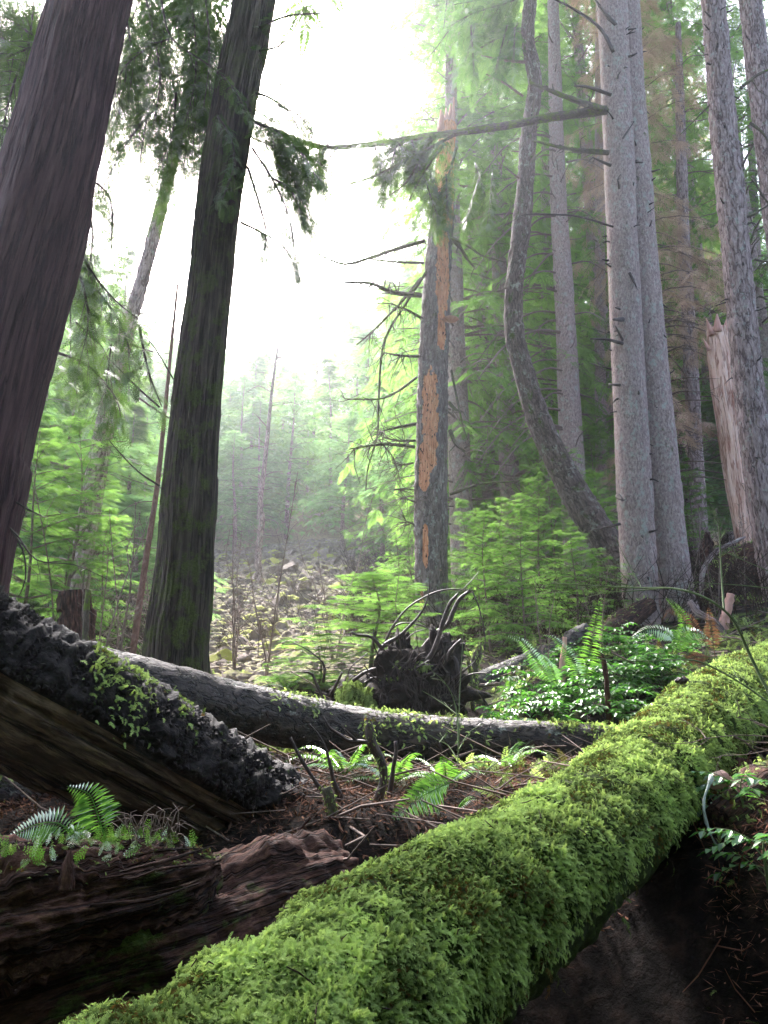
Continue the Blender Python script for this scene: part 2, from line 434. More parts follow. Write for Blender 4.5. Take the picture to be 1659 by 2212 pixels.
# ------------------------------------------------------------------ terrain
_A = [P(350, 806, 4.6), P(410, 800, 5.2), P(470, 780, 5.6), P(250, 762, 6.5), P(330, 766, 6.8), P(430, 770, 6.2), P(407, 770, 6.95), P(500, 772, 6.9), P(300, 730, 8.0), P(400, 735, 7.9), P(480, 735, 7.9), P(560, 768, 6.3), P(500, 768, 6.6), P(560, 752, 7.2), P(620, 752, 7.2),
      P(178, 690, 8.9), P(60, 700, 9.5), P(-150, 700, 9), P(230, 692, 11), P(230, 640, 18), P(240, 605, 25), P(300, 560, 36), P(220, 560, 39),
      P(330, 625, 23), P(380, 650, 15), P(433, 655, 14.3), P(500, 655, 12), P(560, 700, 9.0), P(500, 708, 9), P(600, 655, 10), P(640, 622, 13),
      P(690, 610, 14), P(745, 595, 16), P(768, 570, 20), P(850, 600, 13), P(950, 640, 10), P(545, 580, 27), P(700, 560, 24), P(620, 540, 38),
      P(280, 505, 56), P(400, 495, 60), P(100, 530, 55), P(0, 570, 40), P(-250, 560, 45), P(600, 480, 60), P(768, 490, 50), P(1000, 480, 55),
      P(300, 445, 100), P(500, 400, 110), P(768, 380, 120), P(0, 470, 110), P(-300, 470, 120), P(1100, 380, 120),
      P(70, 860, 4.2), P(130, 840, 4.6), P(20, 870, 4.0), P(-120, 830, 4.6), P(720, 800, 4.3), P(768, 850, 3.4), P(830, 840, 3.5), P(700, 745, 6.6), P(768, 725, 7.0), P(900, 740, 6),
      (-2.2, 2.2, -2.0), (-0.5, 2.0, -2.7), (1.0, 2.0, -3.3), (2.3, 2.2, -2.4), (0, 0, -2.6), (1.0, 2.9, -3.0), (1.8, 2.6, -2.6), (-3, 0, -1.6), (3, 0, -1.3), (0, -6, -2.2), (-8, -6, -2.4), (8, -6, -1.8), (0, 3.0, -2.4), (-1.5, 3.1, -2.0), (1.7, 3.1, -2.2),
      (-20, 3, -1), (20, 5, 2.5), (-40, 20, 2.5), (45, 20, 9), (0, 240, 95), (-200, 200, 70), (200, 200, 110), (-60, -60, -8), (60, -60, -4)]
_A = np.array([np.array(a, float) for a in _A])
def _rbf():
    n = len(_A); d = np.linalg.norm(_A[:, None, :2] - _A[None, :, :2], axis=-1)
    K = d.copy(); K[np.arange(n), np.arange(n)] -= 0.15
    Pm = np.hstack([np.ones((n, 1)), _A[:, :2]])
    Mx = np.block([[K, Pm], [Pm.T, np.zeros((3, 3))]])
    return np.linalg.solve(Mx, np.concatenate([_A[:, 2], np.zeros(3)]))
_W = _rbf()
def G(x, y):
    x = np.asarray(x, float); y = np.asarray(y, float); sh = x.shape
    X = np.stack([x.ravel(), y.ravel()], -1); out = np.empty(len(X))
    for i in range(0, len(X), 20000):
        q = X[i:i + 20000]
        d = np.linalg.norm(q[:, None] - _A[None, :, :2], axis=-1)
        out[i:i + 20000] = d @ _W[:-3] + _W[-3] + q @ _W[-2:]
    r = np.hypot(X[:, 0], X[:, 1])
    a = np.clip(r * 0.03, 0.05, 1.5)
    out += a * (fbm(np.stack([X[:, 0] * 0.5 / np.maximum(a * 2, 0.4), X[:, 1] * 0.5 / np.maximum(a * 2, 0.4), np.zeros(len(X))], -1), 3) - 0.5) * 0.6
    near = np.clip((14 - r) / 6, 0, 1)
    out += near * 0.16 * (fbm(np.stack([X[:, 0] * 3, X[:, 1] * 3, np.full(len(X), 3.3)], -1), 4) - 0.5)
    return out.reshape(sh)
def g1(x, y): return float(G(np.array([x]), np.array([y]))[0])

ny, nx = 330, 300
ys = np.concatenate([np.linspace(-60, -4, 12), np.linspace(-3.5, 14, 170), 14 * (320 / 14) ** np.linspace(0.01, 1, ny - 182)])
us = np.linspace(-1, 1, nx); us = np.sign(us) * np.abs(us) ** 1.5
Y = np.repeat(ys[:, None], nx, 1)
X = us[None, :] * (np.abs(Y) * 1.5 + 9)
Z = G(X, Y)
i = np.arange(ny - 1)[:, None] * nx; j = np.arange(nx - 1)[None, :]
F = np.stack([i + j, i + j + 1, i + nx + j + 1, i + nx + j], -1).reshape(-1, 4)
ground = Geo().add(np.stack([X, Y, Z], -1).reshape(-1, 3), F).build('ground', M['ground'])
tag(ground, 'forest floor, near soil darkened as shade, rising to the hazy hillside', kind='structure')

# ------------------------------------------------------------------ trunks
def ridged(rest, fxy, fz, amp, p=1.0):
    q = rest * np.array([fxy, fxy, fz])
    n = np.abs(noise(q) * 2 - 1); n2 = np.abs(noise(q * 2.1 + 5) * 2 - 1)
    return amp * ((n * 0.7 + n2 * 0.3) ** p - 0.4)
def trunk_disp(kind, flare=0.35, fh=0.9):
    def f(rest, TH, SS, RR):
        d = (fbm(rest * np.array([2.2, 2.2, 0.35]), 2) - 0.5) * 0.22 * RR
        if kind == 'cedar': d = d + ridged(rest, 24, 0.8, 0.034) + ridged(rest, 60, 3, 0.008) + RR * 0.06 * np.sin(TH * 5 + 0.6 * np.sin(SS * 0.5))
        elif kind == 'fir': d = d + ridged(rest, 15, 3.2, 0.04) + ridged(rest, 40, 12, 0.008)
        elif kind == 'fine': d = d + ridged(rest, 30, 12, 0.009)
        elif kind == 'wood': d = d + ridged(rest, 14, 0.8, 0.03)
        e = np.clip(1 - SS / fh, 0, 1) ** 2
        return d + RR * flare * e * (1 + 0.35 * np.sin(TH * 4 + 1.3))
    return f
def px_path(pts, d, base=None, top=0.0, scale=1.0):
    """pts: (px, py, width px) from the base up, all at distance d (number or per point)"""
    path = []; rad = []
    for k, (x, y, w) in enumerate(pts):
        dd = d if np.isscalar(d) else d[k]
        q = P(x, y, dd) ; path.append(q); rad.append(w * 0.5 / FPX * zc(q) * scale)
    path = np.array(path); rad = np.array(rad)
    if base is not None:                       # run down into the ground
        gz = g1(path[0][0], path[0][1]) - base
        if gz < path[0][2]:
            path = np.vstack([[path[0][0], path[0][1], gz], path]); rad = np.concatenate([[rad[0]], rad])
    if top > 0:
        v = norm(path[-1] - path[-2]); path = np.vstack([path, path[-1] + v * top]); rad = np.concatenate([rad, [rad[-1] * 0.6]])
    return path, rad

def stub(g, p, d, L, r, bend=0.2, seed=0):
    rs = np.random.RandomState(seed)
    d = norm(d); a = p; b = p + d * L * 0.5 + rs.randn(3) * L * 0.06; c = p + d * L + np.array([0, 0, -bend * L]) + rs.randn(3) * L * 0.1
    V, F, R = tube([a, b, c], [r, r * 0.75, r * 0.35], 6, max(0.05, L / 6)); g.add(V, F, R)
def stubs_on(parent, name, mat, path, rad, n, lo, hi, L, r, seed):
    rs = np.random.RandomState(seed); p, rr = resample(path, rad, 0.1); t, nn, bb = frames(p)
    for k in range(n):
        i = int(len(p) * rs.uniform(lo, hi)); i = min(i, len(p) - 1)
        a = rs.uniform(0, 2 * math.pi); o = math.cos(a) * nn[i] + math.sin(a) * bb[i]
        if o[1] > 0.3: o = -o
        l = L * rs.uniform(0.4, 1.6)
        g = Geo(); stub(g, p[i] + o * rr[i] * 0.75, o + np.array([0, 0, rs.uniform(-0.3, 0.3)]), l + rr[i] * 0.25, r * rs.uniform(0.6, 1.3), rs.uniform(-0.2, 0.4), rs.randint(1 << 30)); g.build(name, M[mat], parent)

def tree_thing(name, label, cat, path, group=None):
    return thing(name, label, cat, path[0], group)

# ---- foliage on a bough: path in 3D, hanging cedar or hemlock sprays
SP_F = spray_proto(7, 3, 0.07, 0.46, 50, 1)         # fine, 3 levels
SP_M = spray_proto(11, 0, 0.055, 0.40, 52, 2)       # medium
SP_C = spray_proto(8, 0, 0.13, 0.45, 52, 3)         # coarse, far away
SP_CED = spray_proto(8, 3, 0.06, 0.44, 45, 4, curve=0.2)
SP_DEAD = spray_proto(10, 0, 0.035, 0.55, 50, 5)
def bough_sprays(path, side_len, spr, proto, g, rs, gap=0.12, hang=0.5, start=0.1, tint=(0.2, 0.9), wood=None, wr=0.006):
    """secondary twigs on both sides of a bough, sprays on the twigs; path (n,3)"""
    p, _ = resample(path, np.ones(len(path)), gap); t = norm(np.gradient(p, axis=0))
    n = len(p); O = []; X = []; Zs = []; Sc = []; T = []
    for i in range(int(n * start), n):
        u = i / max(1, n - 1)
        L = side_len * (0.35 + 0.65 * math.sin(math.pi * min(1, 0.15 + u * 0.9))) * rs.uniform(0.6, 1.1)
        if u > 0.9: L *= 0.6
        tn = rs.uniform(*tint)
        for s in ((1, -1) if u < 0.98 else (1, -1, 0)):
            side = norm(np.cross(t[i], [0, 0, 1])) * s
            d = norm(t[i] * rs.uniform(0.5, 0.9) + side * (1.0 if s else 0) + np.array([0, 0, -hang * rs.uniform(0.3, 1.2)]))
            m = max(2, int(L / (spr * 0.42)))
            q = np.linspace(0.1, 1, m)[:, None]
            pts = p[i] + d * L * q + np.array([0, 0, -1.0]) * (hang * 0.35 * L * q ** 2)
            if wood is not None and L > spr:
                V, F, R = tube([p[i], pts[m // 2], pts[-1]], [wr, wr * 0.7, wr * 0.4], 4, L / 2, cap=False); wood.add(V, F, R)
            for k in range(m):
                for s2 in ((1, -1) if k < m - 1 else (0,)):
                    sd = norm(np.cross(d, [0, 0, 1])) * s2
                    x = norm(d * 0.8 + sd * 0.75 + np.array([0, 0, -hang * rs.uniform(0.0, 0.9)]) + rs.randn(3) * 0.12)
                    z = norm(np.array([0, 0, 1.0]) + rs.randn(3) * 0.3)
                    O.append(pts[k]); X.append(x); Zs.append(z); Sc.append(spr * rs.uniform(0.7, 1.2)); T.append(np.clip(tn + rs.uniform(-0.2, 0.2), 0, 1))
    add_sprays(g, proto, O, np.array(X) if O else O, Zs, Sc, np.array(T))

def conifer_geo(H, R, clear, nb, spr, proto, seed, droop=0.3, rise=0.15, side=0.35, gap=0.35, r0=None, hang=0.4, dead=0, top_pow=0.8, tint=(0.15, 0.9), seg=10, barkkind='fine', lean=0.0, inner=0.12):
    """trunk, branch and leaf geometry of one conifer standing at the origin"""
    rs = np.random.RandomState(seed)
    r0 = r0 or H * 0.014
    tr, br, lf = Geo(), Geo(), Geo()
    tp = np.array([[0, 0, -0.5], [rs.uniform(-.1, .1) + lean * H * 0.3, rs.uniform(-.1, .1), H * 0.35], [rs.uniform(-.15, .15) + lean * H * .7, 0, H * 0.7], [lean * H, 0, H]])
    V, F, Rr = tube(tp, [r0 * 1.15, r0 * 0.8, r0 * 0.42, r0 * 0.06], seg, max(0.25, H / 50), trunk_disp(barkkind, 0.2, 0.6)); tr.add(V, F, Rr)
    pth, _ = resample(tp, [1] * 4, 0.2)
    def at(z): return pth[np.argmin(np.abs(pth[:, 2] - z))]
    for k in range(nb):
        u = (k + rs.uniform(0, 1)) / nb
        z = H * (clear + (0.985 - clear) * u)
        L = R * (1 - u) ** top_pow * rs.uniform(0.65, 1.15) + 0.12 * spr
        if u < 0.15: L *= 0.6 + 2.5 * u
        a = rs.uniform(0, 2 * math.pi); o = np.array([math.cos(a), math.sin(a), 0])
        up = rise + 0.5 * u
        q = np.linspace(0, 1, 5)[:, None]
        pts = at(z) + o * L * q + np.array([0, 0, 1.0]) * (L * (up * q - droop * (1.2 - u) * q ** 2))
        V, F, Rr = tube(pts, np.linspace(max(0.008, L * 0.013), 0.003, 5), 4, L / 4, cap=False); br.add(V, F, Rr)
        bough_sprays(pts, L * side, spr, proto, lf, rs, gap=gap, hang=hang, start=inner if u > 0.25 else 0.25, tint=tint)
    for k in range(dead):
        z = H * rs.uniform(0.08, max(clear, 0.3)); a = rs.uniform(0, 2 * math.pi); L = R * rs.uniform(0.3, 0.9)
        o = np.array([math.cos(a), math.sin(a), 0]); q = np.linspace(0, 1, 4)[:, None]
        pts = at(z) + o * L * q + np.array([0, 0, 1.0]) * (L * (0.1 * q - 0.35 * q ** 2)) + rs.randn(4, 3) * L * 0.02 * q
        V, F, Rr = tube(pts, [0.03, 0.022, 0.014, 0.005], 5, L / 6, cap=False); br.add(V, F, Rr)
        for w in range(4):
            t = rs.uniform(0.3, 1); b = pts[0] + (pts[-1] - pts[0]) * t
            e = b + norm(o + rs.randn(3) * 0.6 + [0, 0, -0.5]) * L * 0.3
            V, F, Rr = tube([b, e], [0.008, 0.003], 3, L * 0.3, cap=False); br.add(V, F, Rr)
    return tr, br, lf
def conifer(name, label, cat, loc, geos, mats, group=None, trunk=True, rz=0.0, lean=(0, 0), sc=1.0):
    t = thing(name, label, cat, (0, 0, 0), group)
    geos[0].build('trunk', mats[0], t); cg = Geo(); a, b = geos[1], geos[2]
    cg.V = a.V + b.V; cg.R = a.R + b.R; cg.T = a.T + b.T; cg.F = a.F + [f + a.n for f in b.F]; cg.M = a.M + [m + 1 for m in b.M]; cg.n = a.n + b.n
    cg.build('crown', [mats[1], mats[2]], t, smooth=False)
    t.location = tuple(float(q) for q in loc); t['_loc'] = [float(q) for q in loc]; t.rotation_euler = (lean[0], lean[1], rz)
    t.scale = (sc,) * 3
    return t

# ------------------------------------------------------------------ NEAR TREES
# left cedar
pth, rd = px_path([(-62, 640, 118), (-40, 540, 104), (-16, 430, 99), (14, 310, 96), (45, 200, 90), (68, 105, 82), (92, 0, 76)], 7.0, base=0.4, top=4)
cedarA = tree_thing('cedar_tree', 'thick leaning reddish cedar trunk at the left edge, nearest of the trees', 'tree', pth)
V, F, R = tube(pth, rd, 170, 0.05, trunk_disp('cedar', 0.3, 1.0)); Geo().add(V, F, R).build('trunk', M['cedar_bark'], cedarA)
cedarA_path = pth
# second cedar
pth, rd = px_path([(176, 690, 70), (178, 640, 64), (184, 590, 60), (190, 500, 54), (198, 400, 48), (209, 300, 42), (219, 210, 42), (234, 110, 44), (255, 0, 40)], 8.7, base=0.4, top=4)
cedarB = tree_thing('cedar_tree', 'dark cedar trunk with furrowed bark and mossy foot, standing behind the long fallen log', 'tree', pth)
V, F, R = tube(pth, rd, 170, 0.05, trunk_disp('cedar', 0.25, 0.8)); Geo().add(V, F, R).build('trunk', M['mossy_cedar_bark'], cedarB)
cedarB_path = pth
# leaning fir behind them
pth, rd = px_path([(74, 640, 22), (82, 560, 20.5), (92, 500, 21), (104, 430, 19), (122, 350, 16), (142, 280, 14), (163, 200, 12), (180, 130, 11), (196, 60, 10), (208, 0, 9)], 14.0, base=0.4, top=3)
firL = tree_thing('fir_tree', 'slender leaning fir with lichen-flecked grey bark between the two dark cedars', 'tree', pth)
V, F, R = tube(pth, rd, 36, 0.06, trunk_disp('fir', 0.3, 0.8)); Geo().add(V, F, R).build('trunk', M['fir_bark'], firL)
stubs_on(firL, 'dead_branch', 'twig', pth, rd, 26, 0.1, 0.8, 0.35, 0.018, 11)
firL_path = pth
# thin reddish pole at the left of the second cedar
pth, rd = px_path([(131, 668, 8), (140, 600, 7), (149, 540, 6), (158, 480, 5), (166, 400, 4)], 11.5, base=0.3, top=2)
t = tree_thing('thin_tree', 'thin reddish pole-like young tree just left of the dark cedar foot', 'tree', pth)
V, F, R = tube(pth, rd, 12, 0.08, trunk_disp('fine', 0.1)); Geo().add(V, F, R).build('trunk', M['pole_bark'], t)
stubs_on(t, 'dead_branch', 'twig', pth, rd, 14, 0.1, 0.95, 0.5, 0.008, 12)
# broken snag
def snag_mask(V, rest, path, spots):
    out = np.zeros(len(V))
    x = V[:, 0] / (V[:, 1] * CP + V[:, 2] * SP) * FPX + 384
    y = 512 - (V[:, 2] * CP - V[:, 1] * SP) / (V[:, 1] * CP + V[:, 2] * SP) * FPX
    nse = fbm(rest * np.array([14, 14, 5]), 4) - 0.5
    front = V[:, 1] < path[0][1] + 0.02
    for (cx, cy, wx, wy) in spots:
        f = 1 - ((x - cx) / wx) ** 2 - (np.abs(y - cy) / wy) ** 4 + nse * 1.8
        out = np.maximum(out, np.clip(f * 1.5 + 0.5, 0, 1) * front)
    return out
pth, rd = px_path([(433, 660, 40), (432, 620, 35), (431, 560, 33), (431, 500, 33), (432, 430, 31), (434, 350, 29), (437, 290, 28), (440, 240, 24), (444, 190, 22), (446, 150, 20), (449, 125, 18)], 14.5, base=0.3)
snag = tree_thing('broken_snag', 'tall dead trunk broken at its top with orange wood showing where bark fell off', 'dead tree', pth)
V, F, R = tube(pth, rd, 110, 0.03, trunk_disp('fir', 0.25, 0.8))
mk = snag_mask(V, R, pth, [(443, 270, 7, 42), (442, 330, 4, 20), (430, 420, 8, 52), (424, 465, 6, 25), (441, 150, 8, 40), (448, 200, 6, 30), (425, 545, 3.0, 22), (433, 380, 3, 8), (421, 600, 2.5, 10), (452, 130, 9, 22)])
mk[R[:, 2] > R[:, 2].max() - 1.6] = 1
ctr = np.array([np.interp(V[:, 2], pth[:, 2], pth[:, c]) for c in (0, 1)]).T; dv = V[:, :2] - ctr; V[:, :2] = ctr + dv * (1 - 0.13 * np.clip(mk * 2 - 0.6, 0, 1))[:, None]
Geo().add(V, F, R, mk).build('trunk', M['snag_bark'], snag)
g = Geo()
for (x0, y0, x1, y1, w) in ((443, 132, 441, 110, 9), (452, 135, 454, 97, 6), (447, 130, 446, 108, 6), (449, 128, 451, 104, 5), (440, 134, 438, 122, 5)):
    a, b = P(x0, y0, 14.45), P(x1, y1, 14.45); r = w / 2 / FPX * 18
    V, F, R = tube([a, (a + b) / 2, b], [r, r * 0.8, r * 0.15], 7, 0.1, lambda rest, TH, SS, RR: ridged(rest, 25, 2, 0.02)); g.add(V, F, R)
g.build('splintered_top', M['pink_wood'], snag)
def limbs(parent, name, mat, spec, d, base_r=1.0, ns=6, jit=0.0, seed=0, twigs=0, depth_spread=0.0, tl=0.5):
    """each item: ([(x,y) in 1659-px picture], width px in that picture)"""
    rs = np.random.RandomState(seed)
    for pts, w in spec:
        g = Geo(); n = len(pts); ds = d - np.linspace(0, 1, n) * rs.uniform(-0.3, 1) * depth_spread
        q = np.array([Q(x, y, ds[k]) for k, (x, y) in enumerate(pts)])
        r = w * S * 0.5 / FPX * zc(q[0])
        V, F, R = tube(q, np.linspace(r, r * 0.35, n) * base_r, ns, 0.08, lambda rest, TH, SS, RR: RR * 0.5 * (fbm(rest * 9, 3) - 0.5)); g.add(V, F, R)
        pp, _ = resample(q, np.ones(n), 0.1)
        for k in range(twigs):
            i = rs.randint(len(pp) // 4, len(pp)); v = norm(pp[min(i + 1, len(pp) - 1)] - pp[i - 1])
            e = norm(v * 0.7 + rs.randn(3) * 0.6 + [0, 0, -0.25]); l = tl * rs.uniform(0.3, 1)
            mid = pp[i] + e * l * 0.5 + rs.randn(3) * 0.04
            V, F, R = tube([pp[i], mid, pp[i] + e * l + [0, 0, -0.15 * l]], [r * 0.3, r * 0.2, r * 0.1], 4, l / 3, cap=False); g.add(V, F, R)
        g.build(name, mat, parent)
limbs(snag, 'limb', M['mossy_branch'], [
    ([(918, 520), (850, 540), (790, 560), (740, 570), (680, 545)], 9), ([(915, 568), (860, 566), (800, 560)], 7),
    ([(910, 638), (850, 632), (800, 612), (745, 610)], 12), ([(915, 690), (880, 670), (840, 655)], 7), ([(905, 770), (865, 768), (830, 762)], 8),
    ([(900, 815), (860, 845), (820, 862), (745, 862)], 7), ([(898, 915), (850, 925), (822, 932)], 8), ([(897, 952), (860, 952), (830, 946)], 7),
    ([(895, 965), (830, 960), (755, 970)], 9), ([(893, 1000), (870, 1004), (850, 1000)], 5),
    ([(930, 575), (880, 650), (830, 740), (818, 860), (815, 940), (795, 1010), (790, 1060)], 7), ([(818, 950), (850, 990), (862, 1030), (870, 1050)], 4),
    ([(910, 600), (860, 660), (800, 720), (770, 745)], 7), ([(850, 1058), (880, 1056), (896, 1058)], 5), ([(897, 1085), (880, 1078), (870, 1076)], 5),
    ([(900, 1140), (890, 1130), (878, 1128)], 7), ([(905, 1275), (893, 1268), (880, 1262)], 9)], 14.4, seed=3, twigs=15, depth_spread=0.9, tl=0.8)
limbs(snag, 'limb', M['mossy_branch'], [
    ([(965, 510), (1010, 530), (1040, 552), (1078, 562)], 8), ([(965, 505), (990, 530), (1010, 560), (1025, 578)], 10),
    ([(970, 870), (985, 885), (1000, 890)], 9), ([(972, 930), (985, 960), (1005, 975)], 10), ([(972, 1068), (1040, 1045), (1110, 1040)], 7), ([(975, 800), (985, 850), (1000, 920), (1010, 950)], 6)], 14.4, seed=4, twigs=3, depth_spread=0.6, tl=0.4)
for (x, y, r) in ((973, 690, 0.16), (949, 1232, 0.055)):
    q = Q(x, y, 14.28); g = Geo(); V, F, R = tube([q + [0, 0, -r * 0.35], q, q + [0, 0, r * 0.3]], [r * 0.3, r, r * 0.25], 14, r * 0.2, lambda rest, TH, SS, RR: RR * 0.3 * (noise(rest * 20) - 0.5)); g.add(V, F, R)
    g.build('bracket_fungus', M['pink_wood'], snag)
# leaning curved tree
pth, rd = px_path([(640, 605, 36), (622, 570, 36), (603, 538, 33), (586, 512, 31), (562, 470, 27), (541, 425, 24), (526, 380, 21), (515, 335, 19), (514, 290, 18), (520, 240, 18), (525, 190, 17), (529, 130, 16), (535, 85, 14), (528, 40, 13), (530, 0, 13)],
                  [14.6, 14.6, 14.6, 14.6, 14.6, 14.5, 14.4, 14.3, 14.2, 14.2, 14.2, 14.2, 14.2, 14.2, 14.2], base=0.5, top=3)
lean = tree_thing('leaning_tree', 'curved tree with mossy base bowing out from behind the twin-stemmed spruce', 'tree', pth)
V, F, R = tube(pth, rd, 48, 0.045, trunk_disp('fir', 0.1, 0.5)); Geo().add(V, F, R).build('trunk', M['leaning_bark'], lean)
stubs_on(lean, 'branch_stub', 'twig', pth, rd, 24, 0.4, 0.95, 0.25, 0.018, 21)
limbs(lean, 'limb', M['twig'], [([(1140, 135), (1090, 130), (1040, 120)], 7), ([(1130, 208), (1090, 180), (1050, 160)], 6)], 14.2, seed=8, twigs=3)
# twin-stemmed spruce
d0 = 13.0
pthL, rdL = px_path([(642, 622, 38), (640, 600, 36), (637, 540, 36), (632, 440, 33), (627, 340, 31), (622, 230, 30), (617, 110, 29), (612, 0, 29)], d0, base=0.5, top=5)
pthR, rdR = px_path([(676, 615, 46), (672, 590, 42), (667, 540, 38), (658, 440, 35), (649, 340, 32), (641, 230, 29), (633, 110, 26), (627, 0, 24)], d0 + 0.35, base=0.5, top=5)
twin = tree_thing('twin_spruce', 'massive grey twin-stemmed spruce, the two trunks fused in one foot', 'tree', pthL)
V, F, R = tube(pthL, rdL, 72, 0.04, trunk_disp('fine', 0.15, 0.7)); Geo().add(V, F, R).build('trunk', M['spruce_bark'], twin)
V, F, R = tube(pthR, rdR, 72, 0.04, trunk_disp('fine', 0.35, 0.9)); Geo().add(V, F, R + [3, 3, 0]).build('trunk', M['spruce_bark'], twin)
stubs_on(twin, 'branch_stub', 'root_bark', pthL, rdL, 44, 0.04, 0.85, 0.12, 0.022, 31); stubs_on(twin, 'branch_stub', 'root_bark', pthR, rdR, 28, 0.1, 0.85, 0.10, 0.022, 32)
limbs(twin, 'limb', M['mossy_branch'], [
    ([(1310, 238), (1200, 252), (1100, 270), (1000, 285), (900, 298), (800, 312), (700, 318), (640, 300), (570, 272)], 20),
    ([(1310, 240), (1230, 212), (1145, 178)], 16), ([(1315, 330), (1230, 322), (1150, 303)], 12)], 12.8, seed=41, twigs=6, depth_spread=1.0, tl=0.35, ns=8)
limbs(twin, 'limb', M['root_bark'], [
    ([(1325, 490), (1250, 468), (1180, 463), (1130, 465), (1095, 485)], 5), ([(1330, 55), (1300, 20), (1280, -10)], 10), ([(1325, 112), (1295, 60), (1240, 20), (1190, -5)], 9),
    ([(1345, 742), (1310, 733), (1275, 732)], 8), ([(1345, 735), (1330, 705)], 7), ([(1340, 832), (1315, 830)], 8), ([(1345, 300), (1370, 262)], 5), ([(1320, 205), (1270, 188), (1240, 186)], 9),
    ([(1320, 358), (1280, 340)], 8), ([(1340, 1132), (1280, 1145)], 7), ([(1360, 590), (1375, 620)], 8), ([(1345, 690), (1325, 690)], 12), ([(1335, 1072), (1345, 1080)], 14)], 12.72, seed=42, twigs=1, depth_spread=0.5, tl=0.2)
# right-hand firs
pth, rd = px_path([(786, 640, 36), (778, 590, 33), (766, 520, 31), (755, 440, 29), (745, 350, 28), (734, 230, 27), (722, 110, 25), (713, 0, 22)], 14.0, base=0.5, top=5)
firR = tree_thing('fir_tree', 'right-hand fir with deep plated greyish-pink bark in front of the broken reddish snag', 'tree', pth)
V, F, R = tube(pth, rd, 60, 0.04, trunk_disp('fir', 0.3, 0.9)); Geo().add(V, F, R + [1, 7, 0]).build('trunk', M['fir_bark'], firR)
stubs_on(firR, 'branch_stub', 'root_bark', pth, rd, 40, 0.15, 0.9, 0.16, 0.02, 51)
pth, rd = px_path([(836, 600, 36), (820, 500, 32), (800, 400, 29), (787, 300, 27), (776, 210, 25), (762, 100, 23), (750, 0, 21)], 15.5, base=0.5, top=5)
t = tree_thing('fir_tree', 'straight grey fir in the top right corner, cut off by the picture edge', 'tree', pth)
V, F, R = tube(pth, rd, 48, 0.05, trunk_disp('fir', 0.2, 0.9)); Geo().add(V, F, R + [5, 2, 0]).build('trunk', M['fir_bark'], t)
stubs_on(t, 'branch_stub', 'root_bark', pth, rd, 36, 0.15, 0.9, 0.22, 0.018, 52)
limbs(firR, 'limb', M['mossy_branch'], [([(1600, 190), (1640, 160), (1690, 140)], 8), ([(1620, 265), (1650, 290), (1670, 330)], 7), ([(1625, 380), (1645, 420), (1662, 440)], 7),
    ([(1610, 470), (1640, 455), (1665, 440)], 8), ([(1630, 560), (1655, 565), (1680, 560)], 6), ([(1640, 640), (1665, 650)], 6), ([(1545, 215), (1500, 260), (1470, 290)], 4)], 14.0, seed=55, twigs=3)
# slim firs behind the snag and the spruce
def plain_trunk(name, label, pts, d, mat, kind, seed, group=None, nst=20, top=3, seg=28, L=0.5, r=0.02):
    pth, rd = px_path(pts, d, base=0.4, top=top)
    t = tree_thing(name, label, 'tree', pth, group)
    V, F, R = tube(pth, rd, seg, 0.08, trunk_disp(kind, 0.2, 0.8)); Geo().add(V, F, R + [seed, 0, 0]).build('trunk', M[mat], t)
    if nst:
        stubs_on(t, 'branch_stub', 'twig', pth, rd, nst, 0.12, 0.92, L, r, seed)
    return t, pth, rd
trC, pC, rC = plain_trunk('spruce_tree', 'straight pinkish-grey spruce just left of the twin spruce, with many dead limbs', [(576, 540, 27), (573, 470, 24), (569, 400, 22), (566, 330, 20), (562, 260, 18), (558, 190, 16), (556, 120, 14), (554, 40, 12), (553, 0, 11)], 19, 'spruce_bark', 'fine', 61)
rs = np.random.RandomState(163); sp_ = []
for y in list(range(300, 1120, 42)) + list(range(330, 1000, 75)):
    x0 = np.interp(y, [0, 1150], [1198, 1240]); l = rs.uniform(70, 210); a = rs.uniform(-0.1, 0.35)
    sp_.append(([(x0, y), (x0 - l * 0.35, y - 12 + a * l * 0.2), (x0 - l * 0.7, y + a * l * 0.9), (x0 - l, y + l * (0.35 + a))], rs.uniform(4, 7)))
for y in range(350, 1000, 110):
    x0 = np.interp(y, [0, 1150], [1212, 1252]); l = rs.uniform(40, 90); sp_.append(([(x0, y), (x0 + l * 0.5, y - 5), (x0 + l, y + l * 0.2)], 4))
limbs(trC, 'limb', M['twig'], sp_, 19, seed=164, twigs=4, depth_spread=2.0, tl=0.9)
plain_trunk('spruce_tree', 'pale slim trunk seen between the curved tree and the straight pinkish spruce', [(542, 590, 13), (544, 500, 12), (546, 400, 12), (546, 300, 11), (546, 220, 10), (545, 140, 8), (545, 60, 7)], 25, 'fir_bark', 'fine', 62, L=0.4)
plain_trunk('spruce_tree', 'slim spruce trunk touching the left side of the twin spruce', [(602, 560, 11), (601, 450, 11), (600, 330, 11), (600, 230, 10), (600, 150, 10), (599, 60, 8)], 22, 'spruce_bark', 'fine', 63, L=0.4)
plain_trunk('fir_tree', 'sunlit banded fir trunk between the twin spruce and the broken reddish snag', [(702, 560, 17), (698, 500, 16), (694, 430, 15), (690, 350, 14), (685, 260, 12), (682, 180, 11), (680, 100, 9)], 21, 'fir_bark', 'fir', 64, L=0.6, nst=30)
plain_trunk('fir_tree', 'faint slim trunk in the foliage right of the twin spruce', [(690, 545, 9), (686, 400, 8), (680, 260, 7), (676, 150, 6)], 27, 'spruce_bark', 'fine', 65, L=0.5)
plain_trunk('fir_tree', 'slim distant trunk at the right edge beyond the plated fir', [(770, 480, 10), (764, 380, 9), (757, 260, 8), (752, 160, 7)], 24, 'spruce_bark', 'fine', 66, L=0.6, nst=26)
